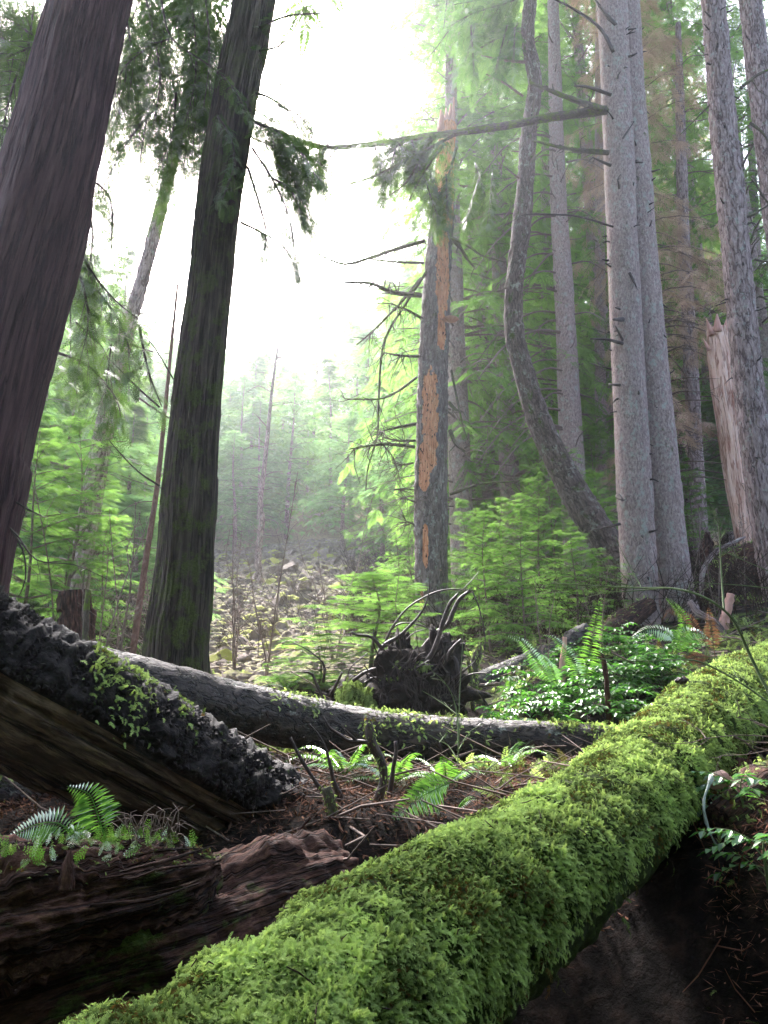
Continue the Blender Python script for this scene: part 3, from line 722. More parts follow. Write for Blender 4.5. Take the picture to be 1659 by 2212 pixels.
# broken reddish snag
pth, rd = px_path([(754, 572, 24), (748, 540, 24), (742, 500, 26), (735, 450, 28), (728, 400, 28), (721, 350, 26), (718, 330, 22)], 18.5, base=0.3)
t = tree_thing('broken_snag', 'barkless broken snag of pale reddish wood behind the plated fir', 'dead tree', pth)
V, F, R = tube(pth, rd, 40, 0.05, trunk_disp('wood', 0.1, 0.6)); Geo().add(V, F, R).build('trunk', M['red_wood'], t)
g = Geo()
for k, (x0, y0, x1, y1, w) in enumerate(((712, 335, 706, 318, 6), (718, 333, 717, 314, 9), (725, 335, 727, 318, 7), (709, 350, 703, 338, 4))):
    a, b = P(x0, y0, 18.3), P(x1, y1, 18.3); r = w / 2 / FPX * 22
    V, F, R = tube([a, (a + b) / 2, b], [r, r * 0.7, r * 0.1], 6, 0.1); g.add(V, F, R)
g.build('splintered_top', M['pink_wood'], t)
# tree on the boulder slope
plain_trunk('slope_tree', 'lone crooked conifer stem standing among the mossy boulders', [(262, 588, 7), (258, 560, 7), (262, 520, 6), (260, 505, 5), (264, 470, 4.5), (268, 430, 4), (272, 390, 3), (276, 360, 2)], 30, 'fir_bark', 'fine', 67, L=0.9, nst=26, top=1)

# ------------------------------------------------------------------ LOGS
def log_disp(kind, lump=0.06):
    def f(rest, TH, SS, RR):
        d = (fbm(rest * np.array([1.6, 1.6, 1.1]), 3) - 0.5) * lump * 2
        if kind == 'bark': d = d + ridged(rest, 20, 7, 0.02) + ridged(rest, 45, 20, 0.007)
        if kind == 'strip': d = d + ridged(rest, 12, 0.9, 0.05) + ridged(rest, 30, 2.5, 0.018)
        return d
    return f
# mossy log in the foreground
mp = np.array([P(870, 618, 10.5), P(800, 662, 8.0), P(715, 720, 5.6), P(600, 829, 3.62), P(394, 977, 2.42), P(226, 1121, 1.83), P(44, 1236, 1.5)])
mr = np.array([0.28, 0.29, 0.295, 0.265, 0.25, 0.235, 0.24])
mossy = thing('mossy_log', 'big foreground log wrapped in bright green moss, running diagonally up to the right', 'log', mp[3])
pM, rM = resample(mp, mr, 0.02); tM, nM, bM = frames(pM)
def moss_lump(s, th):
    c = np.stack([np.cos(th) * 0.35, np.sin(th) * 0.35, s], -1)
    return (fbm(c * np.array([2.2, 2.2, 1.3]) + 3, 3) - 0.5) * 0.11 + (fbm(c * 7, 3) - 0.5) * 0.06 + (fbm(c * 16, 2) - 0.5) * 0.015
sM = np.concatenate([[0], np.cumsum(np.linalg.norm(np.diff(pM, axis=0), axis=1))])
V, F, R = tube(mp, mr, 96, 0.03, lambda rest, TH, SS, RR: moss_lump(SS, TH) - 0.012)
Geo().add(V, F, R).build('log_wood', M['moss_body'], mossy)
def moss_proto(seed, n=10, w=0.11):
    rs = np.random.RandomState(seed); B = []; D = []; L = []; W = []
    def c(t): return np.array([t * 0.92, 0.04 * math.sin(t * 3), 0.38 * t - 0.55 * t * t])
    for k in range(3):
        B.append(c(k / 3)); D.append(c((k + 1) / 3) - c(k / 3)); L.append(0.38); W.append(0.07)
    for i in range(n):
        t = 0.1 + 0.88 * i / (n - 1)
        for s in (1, -1):
            a = math.radians(rs.uniform(40, 65)) * s
            B.append(c(t)); D.append([math.cos(a), math.sin(a), rs.uniform(-0.5, 0.25)]); L.append(0.34 * (1 - 0.55 * t) * rs.uniform(0.7, 1.2)); W.append(w * rs.uniform(0.7, 1.1))
    return kites(B, np.array(D), np.array(L), np.array(W)).reshape(-1, 3)
def moss_on(path_p, path_t, path_n, path_b, path_r, s_arr, lump, N, size, g, seed, weight=None, down_lim=-0.35, protos=4, tintc=0.55):
    rs = np.random.RandomState(seed)
    zz = path_p[:, 1]; w = np.ones(len(path_p)) if weight is None else weight
    cdf = np.cumsum(w); cdf = cdf / cdf[-1]
    idx = np.searchsorted(cdf, rs.rand(N)); idx = np.clip(idx, 0, len(path_p) - 1)
    th = rs.rand(N) * 2 * math.pi
    o = np.cos(th)[:, None] * path_n[idx] + np.sin(th)[:, None] * path_b[idx]
    keep = o[:, 2] > down_lim - 0.35 * rs.rand(N) ** 2
    idx, th, o = idx[keep], th[keep], o[keep]; n = len(idx)
    rr = path_r[idx] + lump(s_arr[idx], th)
    pos = path_p[idx] + o * rr[:, None] + path_t[idx] * rs.uniform(-0.02, 0.02, n)[:, None]
    down = np.array([0, 0, -1.0]); tang = norm(down - o * (o @ down)[:, None])
    flat = np.clip(o[:, 2], 0, 1)[:, None]
    ang = rs.rand(n) * 2 * math.pi
    rnd = np.cos(ang)[:, None] * path_t[idx] + np.sin(ang)[:, None] * np.cross(o, path_t[idx])
    X = norm(tang * (0.75 - 0.35 * flat) + rnd * (0.55 + 0.3 * flat) + o * rs.uniform(0.35, 1.0, n)[:, None])
    Zn = norm(o + 0.3 * rs.randn(n, 3))
    patch = fbm(np.stack([np.cos(th) * 0.9, np.sin(th) * 0.9, s_arr[idx] * 1.3], -1) * 2.2, 3)
    t = np.clip(tintc - 0.05 + (patch - 0.5) * 2.0 + rs.uniform(-0.28, 0.28, n), 0, 1)
    thin = fbm(np.stack([np.cos(th) * 0.9, np.sin(th) * 0.9, s_arr[idx] * 1.0], -1) * 5.5 + 9, 3); sc = size * rs.uniform(0.6, 1.25, n) * np.where(thin < 0.33, 0.6, 1.0)
    pr = rs.randint(0, protos, n)
    for k in range(protos):
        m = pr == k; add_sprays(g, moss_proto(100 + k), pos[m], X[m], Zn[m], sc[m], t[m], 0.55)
dist = np.linalg.norm(pM, axis=1)
inview = ((pM[:, 0] / pM[:, 1] * 0.95) < 0.62) & (pM[:, 1] > 1.3)
g = Geo()
wgt = inview / np.clip(dist, 1.2, 12) ** 1.35
moss_on(pM, tM, nM, bM, rM, sM, moss_lump, 165000, 0.027, g, 5, weight=wgt, down_lim=0.0)
wgt2 = inview * (dist > 4) * 1.0
moss_on(pM, tM, nM, bM, rM, sM, moss_lump, 22000, 0.04, g, 6, weight=wgt2, down_lim=0.0)
# long strands hanging off the shaded side
rs = np.random.RandomState(9); O = []; X = []; Zs = []; Sc = []; T = []
for k in range(260):
    i = rs.randint(int(len(pM) * 0.35), len(pM) - 5); th = rs.rand() * 2 * math.pi; o = math.cos(th) * nM[i] + math.sin(th) * bM[i]
    if not (-0.75 < o[2] < 0.05): continue
    b = pM[i] + o * (rM[i] + moss_lump(np.array([sM[i]]), np.array([th]))[0]); d = norm(np.array([0, 0, -1.0]) + o * 0.5 + rs.randn(3) * 0.3)
    for q in range(rs.randint(2, 6)):
        O.append(b + d * 0.035 * q + rs.randn(3) * 0.004); X.append(d + rs.randn(3) * 0.25); Zs.append(o + rs.randn(3) * 0.2); Sc.append(0.04); T.append(rs.uniform(0, 0.4))
add_sprays(g, moss_proto(100), O, np.array(X), Zs, Sc, np.array(T))
moss = g.build('moss', M['moss'], mossy, smooth=False); tag(moss, kind='stuff')
# litter lying on the moss
g = Geo(); rs = np.random.RandomState(12)
for k in range(420):
    i = rs.randint(int(len(pM) * 0.25), len(pM) - 5); th = rs.rand() * 2 * math.pi; o = math.cos(th) * nM[i] + math.sin(th) * bM[i]
    if o[2] < 0.3: continue
    b = pM[i] + o * (rM[i] + 0.02 + moss_lump(np.array([sM[i]]), np.array([th]))[0]); l = rs.uniform(0.015, 0.07)
    v = norm(np.cross(o, rs.randn(3))) + o * 0.2
    V, F, R = tube([b - v * l / 2, b + rs.randn(3) * 0.004, b + v * l / 2], [0.0012, 0.002, 0.001], 4, 0.02); g.add(V, F, R)
tag(g.build('needle_litter', M['bare_wood'], mossy), kind='stuff')

# thick log with crumbling black bark, left
bp = np.array([P(-150, 590, 4.15), P(-40, 664, 4.3), P(100, 741, 4.6), P(200, 796, 4.95), P(270, 832, 5.2), P(350, 872, 5.5)])
br_ = np.array([0.37, 0.37, 0.36, 0.35, 0.32, 0.24])
barklog = thing('bark_log', 'thick log slanting from the left edge, crumbling black bark over bare wood', 'log', bp[1])
def blog_disp(rest, TH, SS, RR):
    c = np.cos(TH - BL_UP)                        # 1 on the top
    edge = 0.32 + 0.22 * (fbm(np.stack([SS * 1.5, TH * 0, TH * 0], -1), 3) - 0.5)
    top = 1 / (1 + np.exp(-(c - edge) * 45))
    rough = (fbm(rest * np.array([11, 11, 10]), 5) - 0.45) * 0.17
    wood = ridged(rest, 7, 1.0, 0.04) + ridged(rest, 26, 2.5, 0.014) + (fbm(rest * np.array([9, 9, 5]), 4) - 0.5) * 0.05
    crack = -0.05 * np.exp(-((c - 0.02 - 0.1 * np.sin(SS * 1.7)) / 0.035) ** 2)
    return top * (0.035 + rough) + (1 - top) * (wood + crack)
pb, rb = resample(bp, br_, 0.03); tb, nb_, bb_ = frames(pb)
BL_UP = math.atan2(bb_[len(pb) // 2][2] * 1.0 - 0.25 * bb_[len(pb) // 2][1], nb_[len(pb) // 2][2] - 0.25 * nb_[len(pb) // 2][1])
V, F, R = tube(bp, br_, 150, 0.018, blog_disp)
nsg = 150; nring = (len(V) - 2) // nsg
th_all = np.tile(np.arange(nsg) / nsg * 2 * math.pi, nring); SSv = R[:-2, 2]
cc = np.cos(th_all - BL_UP); edge = 0.32 + 0.22 * (fbm(np.stack([SSv * 1.5, th_all * 0, th_all * 0], -1), 3) - 0.5)
is_bark = np.concatenate([cc > edge - 0.03, [False, False]])
Fq = F[0]; fb = is_bark[Fq].any(1)
def sub(V, R, Fs):
    F2 = []; 
    used = np.unique(np.concatenate([f.ravel() for f in Fs])); mp_ = -np.ones(len(V), int); mp_[used] = np.arange(len(used))
    return V[used], [mp_[f] for f in Fs], R[used]
a, f, r = sub(V, R, [Fq[~fb], F[1], F[2]]); Geo().add(a, f, r).build('bare_wood', M['bare_wood'], barklog)
a, f, r = sub(V, R, [Fq[fb]]); Geo().add(a, f, r).build('bark', M['dark_bark'], barklog)
# bark flakes standing up
g = Geo(); rs = np.random.RandomState(14); O = []; X = []; Zs = []; Sc = []; T = []
for k in range(11000):
    i = rs.randint(5, len(pb) - 3); th = BL_UP + rs.uniform(-1.25, 1.25); o = math.cos(th) * nb_[i] + math.sin(th) * bb_[i]
    b = pb[i] + o * (rb[i] + rs.uniform(0.0, 0.045)); s = rs.uniform(0.005, 0.02)
    x = norm(np.cross(o, rs.randn(3))); y = np.cross(o, x)
    q = np.array([-x - 0.7 * y, x * 0.9 - 0.6 * y + o * 0.4, x + 0.7 * y + o * rs.uniform(0, 0.8), -0.8 * x + y, ]) * s + b
    top_ = q.mean(0) + o * s * 0.8
    g.add(np.vstack([q, top_]), [np.array([[0, 1, 4], [1, 2, 4], [2, 3, 4], [3, 0, 4]])], np.vstack([q, top_]))
tag(g.build('bark_flakes', M['dark_bark'], barklog, smooth=False), kind='stuff')
g = Geo()
sb = np.concatenate([[0], np.cumsum(np.linalg.norm(np.diff(pb, axis=0), axis=1))])
for (px, w, n) in ((98, 0.09, 230), (60, 0.05, 160), (70, 0.1, 220), (140, 0.05, 120)):
    ii = np.argmin([abs(q[0] / zc(q) * FPX + 384 - px) for q in pb])
    wt = np.exp(-((sb - sb[ii]) / w) ** 2)
    moss_on(pb, tb, nb_, bb_, rb + 0.05, sb, lambda s, t: 0 * s, n * 3, 0.045, g, 15, weight=wt, down_lim=0.62 if px != 98 else 0.3)
tag(g.build('moss', M['moss'], barklog, smooth=False), kind='stuff')

# long fallen log behind it
lp = np.array([P(70, 672, 5.7), P(150, 690, 6.0), P(231, 709, 6.4), P(320, 726, 6.8), P(407, 739, 6.9), P(500, 741, 6.95), P(600, 744, 7.0), P(660, 748, 7.0)])
lr = np.array([0.235, 0.225, 0.215, 0.21, 0.205, 0.175, 0.145, 0.12])
longlog = thing('fallen_log', 'long straight fallen log with scaly bark spanning the middle behind the black-barked log', 'log', lp[2])
V, F, R = tube(lp, lr, 64, 0.03, log_disp('bark', 0.02)); Geo().add(V, F, R).build('log_trunk', M['log_bark'], longlog)
pl, rl = resample(lp, lr, 0.03); tl, nl, bl = frames(pl); sl = np.concatenate([[0], np.cumsum(np.linalg.norm(np.diff(pl, axis=0), axis=1))])
g = Geo()
def at_px(p, px): return int(np.argmin([abs(q[0] / zc(q) * FPX + 384 - px) for q in p]))
for px, w, n, lim in ((568, 0.14, 700, 0.75), (604, 0.12, 500, 0.4), (300, 0.15, 260, 0.5), (415, 0.10, 200, 0.1), (380, 0.2, 300, 0.0), (452, 0.1, 200, 0.2), (270, 0.1, 150, 0.6), (480, 0.4, 90, 0.1)):
    wt = np.exp(-((sl - sl[at_px(pl, px)]) / w) ** 2)
    moss_on(pl, tl, nl, bl, rl, sl, lambda s, t: 0 * s, n, 0.05, g, px, weight=wt, down_lim=lim)
tag(g.build('moss', M['moss'], longlog, smooth=False), kind='stuff')
for px, dz, L in ((430, -0.1, 0.14), (437, 0.0, 0.08), (525, 0.05, 0.12), (260, 0.15, 0.08)):
    g = Geo(); i = at_px(pl, px); o = norm(np.array([0.3, -1.0, dz])); stub(g, pl[i] + o * rl[i] * 0.9, o + np.array([0.3, 0, -0.6]), L, 0.022, 0.2, px); g.build('branch_stub', M['bare_wood'], longlog)

# rotten red log lower left
rp = np.array([P(-110, 955, 2.75), P(-20, 930, 2.9), P(60, 912, 3.05), P(130, 897, 3.2), P(180, 882, 3.33), P(214, 866, 3.45)])
rr_ = np.array([0.27, 0.26, 0.235, 0.205, 0.15, 0.05])
rot = thing('rotten_log', 'crumbling reddish-brown rotten log at the lower left carrying small ferns', 'log', rp[2])
V, F, R = tube(rp, rr_, 150, 0.013, lambda rest, TH, SS, RR: log_disp('strip', 0.10)(rest, TH, SS, RR) + ridged(rest, 9, 0.8, 0.10) + ridged(rest, 30, 3, 0.03) + (fbm(rest * np.array([30, 30, 16]), 4) - 0.5) * 0.06, cap=True)
Geo().add(V, F, R).build('log_wood', M['rotten_wood'], rot)
g = Geo(); rs = np.random.RandomState(77)
for k, (x, y, dx, dy, w, d) in enumerate(((120, 872, 92, -26, 0.02, 3.0), (90, 905, 110, -22, 0.022, 2.92), (110, 862, 92, -14, 0.010, 3.1), (128, 880, 78, -16, 0.008, 3.02), (100, 878, 60, -12, 0.007, 2.98), (150, 893, 55, -16, 0.007, 3.05), (20, 872, 60, -10, 0.008, 2.95))):
    w = min(w, 0.011)
    a = P(x, y, d); b = P(x + dx, y + dy, d + 0.12); m = (a + b) / 2 + rs.randn(3) * 0.01
    V, F, R = tube([a, m, b], [w, w * 1.1, w * 0.3], 10, 0.02, lambda rest, TH, SS, RR: RR * (0.9 * (fbm(rest * np.array([40, 40, 9]), 3) - 0.5)) - RR * 0.45 * np.abs(np.sin(TH))); g.add(V, F, R)
V, F, R = tube([P(66, 890, 2.85), P(68, 868, 2.85), P(70, 850, 2.86)], [0.03, 0.02, 0.005], 12, 0.01, lambda rest, TH, SS, RR: RR * 1.2 * (fbm(rest * 30, 3) - 0.5)); g.add(V, F, R)
g.build('splinters', M['rotten_wood'], rot)
prt, rrt = resample(rp, rr_, 0.02); trt, nrt, brt = frames(prt); srt = np.concatenate([[0], np.cumsum(np.linalg.norm(np.diff(prt, axis=0), axis=1))])
g = Geo(); moss_on(prt, trt, nrt, brt, rrt, srt, lambda s, t: 0 * s, 1500, 0.022, g, 78, down_lim=0.75, tintc=0.2)
tag(g.build('moss', M['moss'], rot, smooth=False), kind='stuff')

# other logs
def _lower():
    pts = np.array([P(-140, 1050, 3.0), P(0, 1000, 3.15), P(130, 955, 3.4), P(240, 915, 3.8), P(340, 880, 4.3)]); rr = np.array([0.36, 0.34, 0.31, 0.27, 0.16])
    t = thing('decayed_log', 'dark crumbling reddish log low under the rotten log, disappearing behind the mossy log', 'log', pts[2])
    V, F, R = tube(pts, rr, 100, 0.025, lambda rest, TH, SS, RR: log_disp('strip', 0.12)(rest, TH, SS, RR) + ridged(rest, 8, 1.2, 0.09) + (fbm(rest * np.array([22, 22, 12]), 4) - 0.5) * 0.06); Geo().add(V, F, R + [4, 4, 0]).build('log_wood', M['rotten_wood'], t)
_lower()
def simple_log(name, label, pts, rs_, mat, kind='bark', moss_n=0, seed=0, lump=0.04, msize=0.05, lim=0.3):
    pts = np.array(pts); t = thing(name, label, 'log', pts[len(pts) // 2])
    V, F, R = tube(pts, rs_, 40, 0.04, log_disp(kind, lump)); Geo().add(V, F, R + [seed, 0, 0]).build('log_wood', M[mat], t)
    if moss_n:
        p, r = resample(pts, rs_, 0.03); tt, nn, b2 = frames(p); ss = np.concatenate([[0], np.cumsum(np.linalg.norm(np.diff(p, axis=0), axis=1))])
        g = Geo(); moss_on(p, tt, nn, b2, r, ss, lambda s, t_: 0 * s, moss_n, msize, g, seed, down_lim=lim); tag(g.build('moss', M['moss'], t, smooth=False), kind='stuff')
    return t
simple_log('old_log', 'old bark-covered log low at the left edge, behind the ferns and under the slanting log', [P(-160, 740, 5.0), P(0, 795, 5.2), P(70, 815, 5.5), P(150, 835, 6.0)], [0.27, 0.26, 0.25, 0.24], 'log_bark', 'bark', 1500, 91, msize=0.05, lim=0.55)
simple_log('moss_mound_log', 'short moss-covered log seen in the gap under the long fallen log', [P(180, 745, 7.2), P(235, 752, 7.1), P(290, 768, 7.0), P(310, 790, 6.6)], [0.16, 0.17, 0.16, 0.10], 'moss_body', 'bark', 5000, 92, lim=-0.4)
simple_log('grey_log', 'weathered grey log on the slope right of the root plate', [P(440, 700, 9.6), P(480, 682, 10.0), P(520, 665, 10.5), P(560, 646, 11.1), P(585, 630, 11.6)], [0.13, 0.13, 0.12, 0.11, 0.10], 'log_bark', 'bark', 300, 93, lim=0.5)
simple_log('decayed_log', 'reddish decayed log leading up to the foot of the twin spruce', [P(560, 672, 10.8), P(590, 645, 11.4), P(620, 625, 12.0), P(650, 605, 12.4)], [0.10, 0.16, 0.18, 0.15], 'rotten_wood', 'strip', 900, 94, lump=0.08, lim=0.5)
simple_log('dark_log', 'dark shaggy log with mossy top lying behind the twin spruce foot, at the right', [P(690, 606, 15.5), P(715, 585, 15.6), P(745, 570, 15.7), P(790, 560, 15.8)], [0.05, 0.30, 0.46, 0.48], 'rotten_wood', 'strip', 1400, 95, lump=0.10, msize=0.09, lim=0.5)
simple_log('slim_log', 'slim straight dead stem lying across the slope behind the root plate', [P(400, 690, 9.5), P(450, 688, 9.5), P(500, 684, 9.6)], [0.03, 0.03, 0.02], 'twig', 'bark', 0, 96, lump=0.01)
simple_log('thin_log', 'thin dark fallen pole on the slope left of the cinnamon stumps', [P(455, 648, 13), P(500, 643, 13), P(560, 640, 13)], [0.045, 0.04, 0.03], 'twig', 'bark', 0, 97, lump=0.01)
simple_log('arched_root', 'pale arched dead branch beside the twin spruce foot', [Q(1515, 1290, 12.6), Q(1520, 1230, 12.7), Q(1550, 1190, 12.8), Q(1610, 1160, 13)], [0.045, 0.05, 0.045, 0.02], 'fir_bark', 'bark', 0, 98, lump=0.01)
simple_log('pale_limb', 'knobbly pale limb lying right of the twin spruce foot', [Q(1490, 1300, 11.6), Q(1510, 1325, 11.5), Q(1545, 1345, 11.4), Q(1570, 1375, 11.3)], [0.05, 0.07, 0.06, 0.03], 'fir_bark', 'bark', 0, 99, lump=0.02)
simple_log('side_log', 'rotting dark log at the right edge below the mossy log', [P(720, 830, 3.9), P(760, 800, 4.1), P(830, 780, 4.4)], [0.12, 0.16, 0.17], 'rotten_wood', 'strip', 500, 100, lump=0.06, msize=0.04, lim=0.4)

# stumps and standing stubs
def stump(name, label, pts, w, d, mat, seed=0, rough=0.35, cat='stump', moss_n=0, kind=None):
    n = len(pts); q = np.array([P(x, y, d) for x, y in pts]); 
    gz = g1(q[0][0], q[0][1]) - 0.1
    if gz < q[0][2]: q = np.vstack([[q[0][0], q[0][1], gz], q]); w = [w[0]] + list(w)
    r = np.array(w) * 0.5 / FPX * zc(q[-1])
    t = thing(name, label, cat, q[0])
    V, F, R = tube(q, r, 18, 0.02, lambda rest, TH, SS, RR: RR * rough * (fbm(rest * np.array([9, 9, 3]) / max(0.3, r[0] * 6), 3) - 0.5) * 2); Geo().add(V, F, R + [seed, 0, 0]).build('stem', M[mat], t)
    if moss_n:
        p, r2 = resample(q, r, 0.02); tt, nn, b2 = frames(p); ss = np.arange(len(p)) * 0.02
        g = Geo(); moss_on(p, tt, nn, b2, r2, ss, lambda s, t_: 0 * s, moss_n, 0.04, g, seed, down_lim=-0.8); tag(g.build('moss', M['moss'], t, smooth=False), kind='stuff')
    return t
stump('cut_stump', 'short cut-off pink stem standing above the mossy log at the right', [(724, 624), (728, 607), (731, 594)], [9, 8, 7], 11.6, 'pink_wood', 1, 0.45)
stump('small_stub', 'small broken pink stub poking up among the ferns below the twin spruce', [(562, 668), (564, 650), (565, 637)], [6, 5, 4], 9.5, 'pink_wood', 2, 0.3)
stump('broken_stub', 'leaning brown broken stick above the glossy shrubs', [(605, 668), (596, 652), (588, 638)], [5, 6, 5], 7.8, 'rotten_wood', 3, 0.4)
stump('tiny_stub', 'tiny pale stub between the ferns and the decayed log', [(602, 650), (601, 640), (600, 634)], [4, 4, 3], 10, 'pink_wood', 4, 0.3)
stump('mossy_peg', 'yellow mossy peg right of the upturned roots', [(474, 668), (477, 655), (480, 645)], [8, 9, 3], 9.3, 'mossy_branch', 5, 0.5, moss_n=250)
stump('side_stump', 'shadowed rounded stump below the mossy log at the right edge', [(738, 800), (740, 775), (741, 758)], [42, 36, 18], 4.6, 'rotten_wood', 6, 0.3)
stump('old_stump', 'old broad stump in the green thicket at the left', [(78, 660), (76, 625), (75, 592)], [40, 34, 30], 11.0, 'rotten_wood', 7, 0.4)
stump('thin_stump', 'dark mossy post standing in front of the old broad stump at the left', [(84, 660), (86, 620), (88, 590)], [7, 6, 5], 9.0, 'mossy_branch', 8, 0.3)
stump('cut_stick', 'slanting cut stick behind the long fallen log', [(562, 726), (550, 716), (541, 706)], [7, 7, 7], 8.0, 'bare_wood', 9, 0.2, 'stick')
stump('rotten_stumps', 'cluster of splintered brown stubs beyond the twin spruce at the right', [(706, 560), (707, 545), (708, 532)], [14, 11, 4], 17, 'rotten_wood', 10, 0.6)

# upturned root plate behind the long log
def Z1(x, y, d): return P(275 + x * 0.1658, 550 + y * 0.1658, d)
rc = P(416, 695, 8.6)
root = thing('root_plate', 'upturned root plate of black soil with curling roots, behind the long fallen log', 'root plate', (rc[0], rc[1], g1(rc[0], rc[1])))
def blob(c, rx, ry, rz, seed, amp=0.4, n=40, freq=4):
    u = np.linspace(0, math.pi, n); v = np.linspace(0, 2 * math.pi, n * 2, endpoint=False)
    U, W = np.meshgrid(u, v, indexing='ij')
    D = np.stack([np.sin(U) * np.cos(W), np.sin(U) * np.sin(W), np.cos(U)], -1)
    k = 1 + amp * (fbm(D * freq * 0.5 + seed, 5) - 0.5) * 2
    Vv = D * k[..., None] * np.array([rx, ry, rz]) + c
    m = n * 2; i = np.arange(n - 1)[:, None] * m; j = np.arange(m)[None, :]; j2 = (j + 1) % m
    return Vv.reshape(-1, 3), [np.stack([i + j, i + m + j, i + m + j2, i + j2], -1).reshape(-1, 4)]
g = Geo(); V, F = blob(P(418, 700, 8.6), 0.56, 0.42, 0.50, 3, 0.7); g.add(V, F)
V, F = blob(P(442, 684, 8.7), 0.2, 0.3, 0.58, 5, 0.8); g.add(V, F); V, F = blob(P(400, 682, 8.7), 0.18, 0.25, 0.42, 15, 0.8); g.add(V, F)
V, F = blob(P(352, 706, 8.9), 0.28, 0.3, 0.26, 8, 0.6); g.add(V, F)
g.build('soil', M['soil'], root)
roots = [
 ([(610, 950), (615, 800), (625, 680), (650, 585), (760, 510), (880, 380), (925, 270), (935, 150)], [34, 36, 46, 34, 20, 15, 8, 4]),
 ([(650, 600), (590, 530), (540, 515), (490, 512), (460, 495)], [30, 22, 18, 15, 12]), ([(660, 575), (700, 480), (790, 360), (900, 285), (1010, 243), (1100, 238), (1210, 245)], [20, 15, 13, 12, 11, 9, 5]),
 ([(800, 740), (860, 640), (960, 515), (1040, 450), (1072, 380), (1110, 300), (1175, 245)], [40, 38, 34, 32, 30, 26, 20]), ([(780, 830), (900, 690), (960, 600), (1010, 450), (1050, 330), (1105, 262)], [30, 36, 32, 30, 24, 14]),
 ([(1190, 250), (1225, 330), (1250, 430), (1268, 540), (1262, 600)], [10, 9, 8, 7, 5]), ([(700, 480), (740, 450), (790, 440), (870, 452), (960, 490)], [14, 12, 12, 10, 6]), ([(690, 670), (720, 600), (790, 540), (860, 490), (960, 480)], [10, 9, 8, 7, 5]),
 ([(800, 700), (820, 650), (842, 605)], [26, 20, 12]), ([(1025, 690), (1060, 610), (1125, 540)], [34, 28, 18]), ([(1105, 900), (1115, 720), (1125, 560)], [16, 18, 12]), ([(300, 900), (262, 840), (225, 750), (175, 735)], [24, 20, 17, 12]),
 ([(330, 880), (380, 790), (405, 735)], [22, 18, 9]), ([(600, 950), (620, 830), (640, 720), (630, 620)], [14, 12, 10, 8]), ([(290, 800), (300, 720), (290, 680), (210, 610), (115, 560)], [22, 18, 12, 8, 5]),
 ([(1000, 700), (1080, 650), (1105, 750), (1100, 950)], [22, 26, 24, 12]), ([(470, 790), (540, 740), (610, 715)], [26, 22, 20]), ([(1230, 130), (1180, 190), (1130, 240)], [5, 7, 6]), ([(560, 620), (450, 720), (440, 860)], [8, 7, 6])]
for k, (pts, w) in enumerate(roots):
    q = np.array([Z1(x, y, 8.5 - 0.25 * math.sin(k * 1.7) - 0.1 * (i / len(pts))) for i, (x, y) in enumerate(pts)])
    r = np.array(w) * 0.1658 * 0.5 / FPX * 8.6 * 0.9
    V, F, R = tube(q, r, 9, 0.04, lambda rest, TH, SS, RR: RR * 0.6 * (fbm(rest * 14, 3) - 0.5)); Geo().add(V, F, R).build('root', M['root_bark'], root)
rs = np.random.RandomState(31)
for k in range(46):
    x0 = rs.uniform(376, 456); y0 = rs.uniform(664, 708); a = rs.uniform(-2.9, -0.2); l = rs.uniform(14, 48); c = rs.uniform(-0.9, 0.9)
    q = []
    for u in np.linspace(0, 1, 5): q.append(P(x0 + l * u * math.cos(a + c * u), y0 + l * u * math.sin(a + c * u) + rs.uniform(-2, 2), 8.35 - 0.25 * u * rs.uniform(0.4, 1.2)))
    r = rs.uniform(0.006, 0.022); V, F, R = tube(q, np.linspace(r, r * 0.3, 5), 7, 0.04, lambda rest, TH, SS, RR: RR * 0.6 * (fbm(rest * 22, 2) - 0.5), cap=False); Geo().add(V, F, R).build('root', M['root_bark'], root)
g = Geo(); rs = np.random.RandomState(30)
for k in range(160):
    a = P(rs.uniform(380, 455), rs.uniform(672, 715), 8.25); b = a + np.array([rs.uniform(-.06, .06), -0.05, -rs.uniform(0.08, 0.3)]); m = (a + b) / 2 + rs.randn(3) * 0.03
    V, F, R = tube([a, m, b], [0.006, 0.005, 0.002], 4, 0.08, cap=False); g.add(V, F, R)
g.build('rootlets', M['root_bark'], root)
g = Geo(); O = []; X = []; Zs = []; Sc = []
for (cx, cy, w, h, n) in ((398, 668, 14, 10, 500), (352, 690, 12, 10, 500), (368, 698, 10, 12, 300), (420, 664, 14, 4, 120)):
    for k in range(n):
        u, v = rs.randn() * 0.5, rs.randn() * 0.5
        O.append(P(cx + u * w, cy + v * h + u * u * 4, 8.28 + 0.1 * abs(u) + rs.uniform(0, .1))); X.append([rs.randn() * 0.5, -0.5, -0.8 + rs.randn() * 0.3]); Zs.append([0, -1, 0.6]); Sc.append(rs.uniform(0.05, 0.09))
add_sprays(g, moss_proto(100), O, np.array(X), Zs, Sc, rs.uniform(0.1, 0.9, len(O))); tag(g.build('moss', M['moss'], root, smooth=False), kind='stuff')

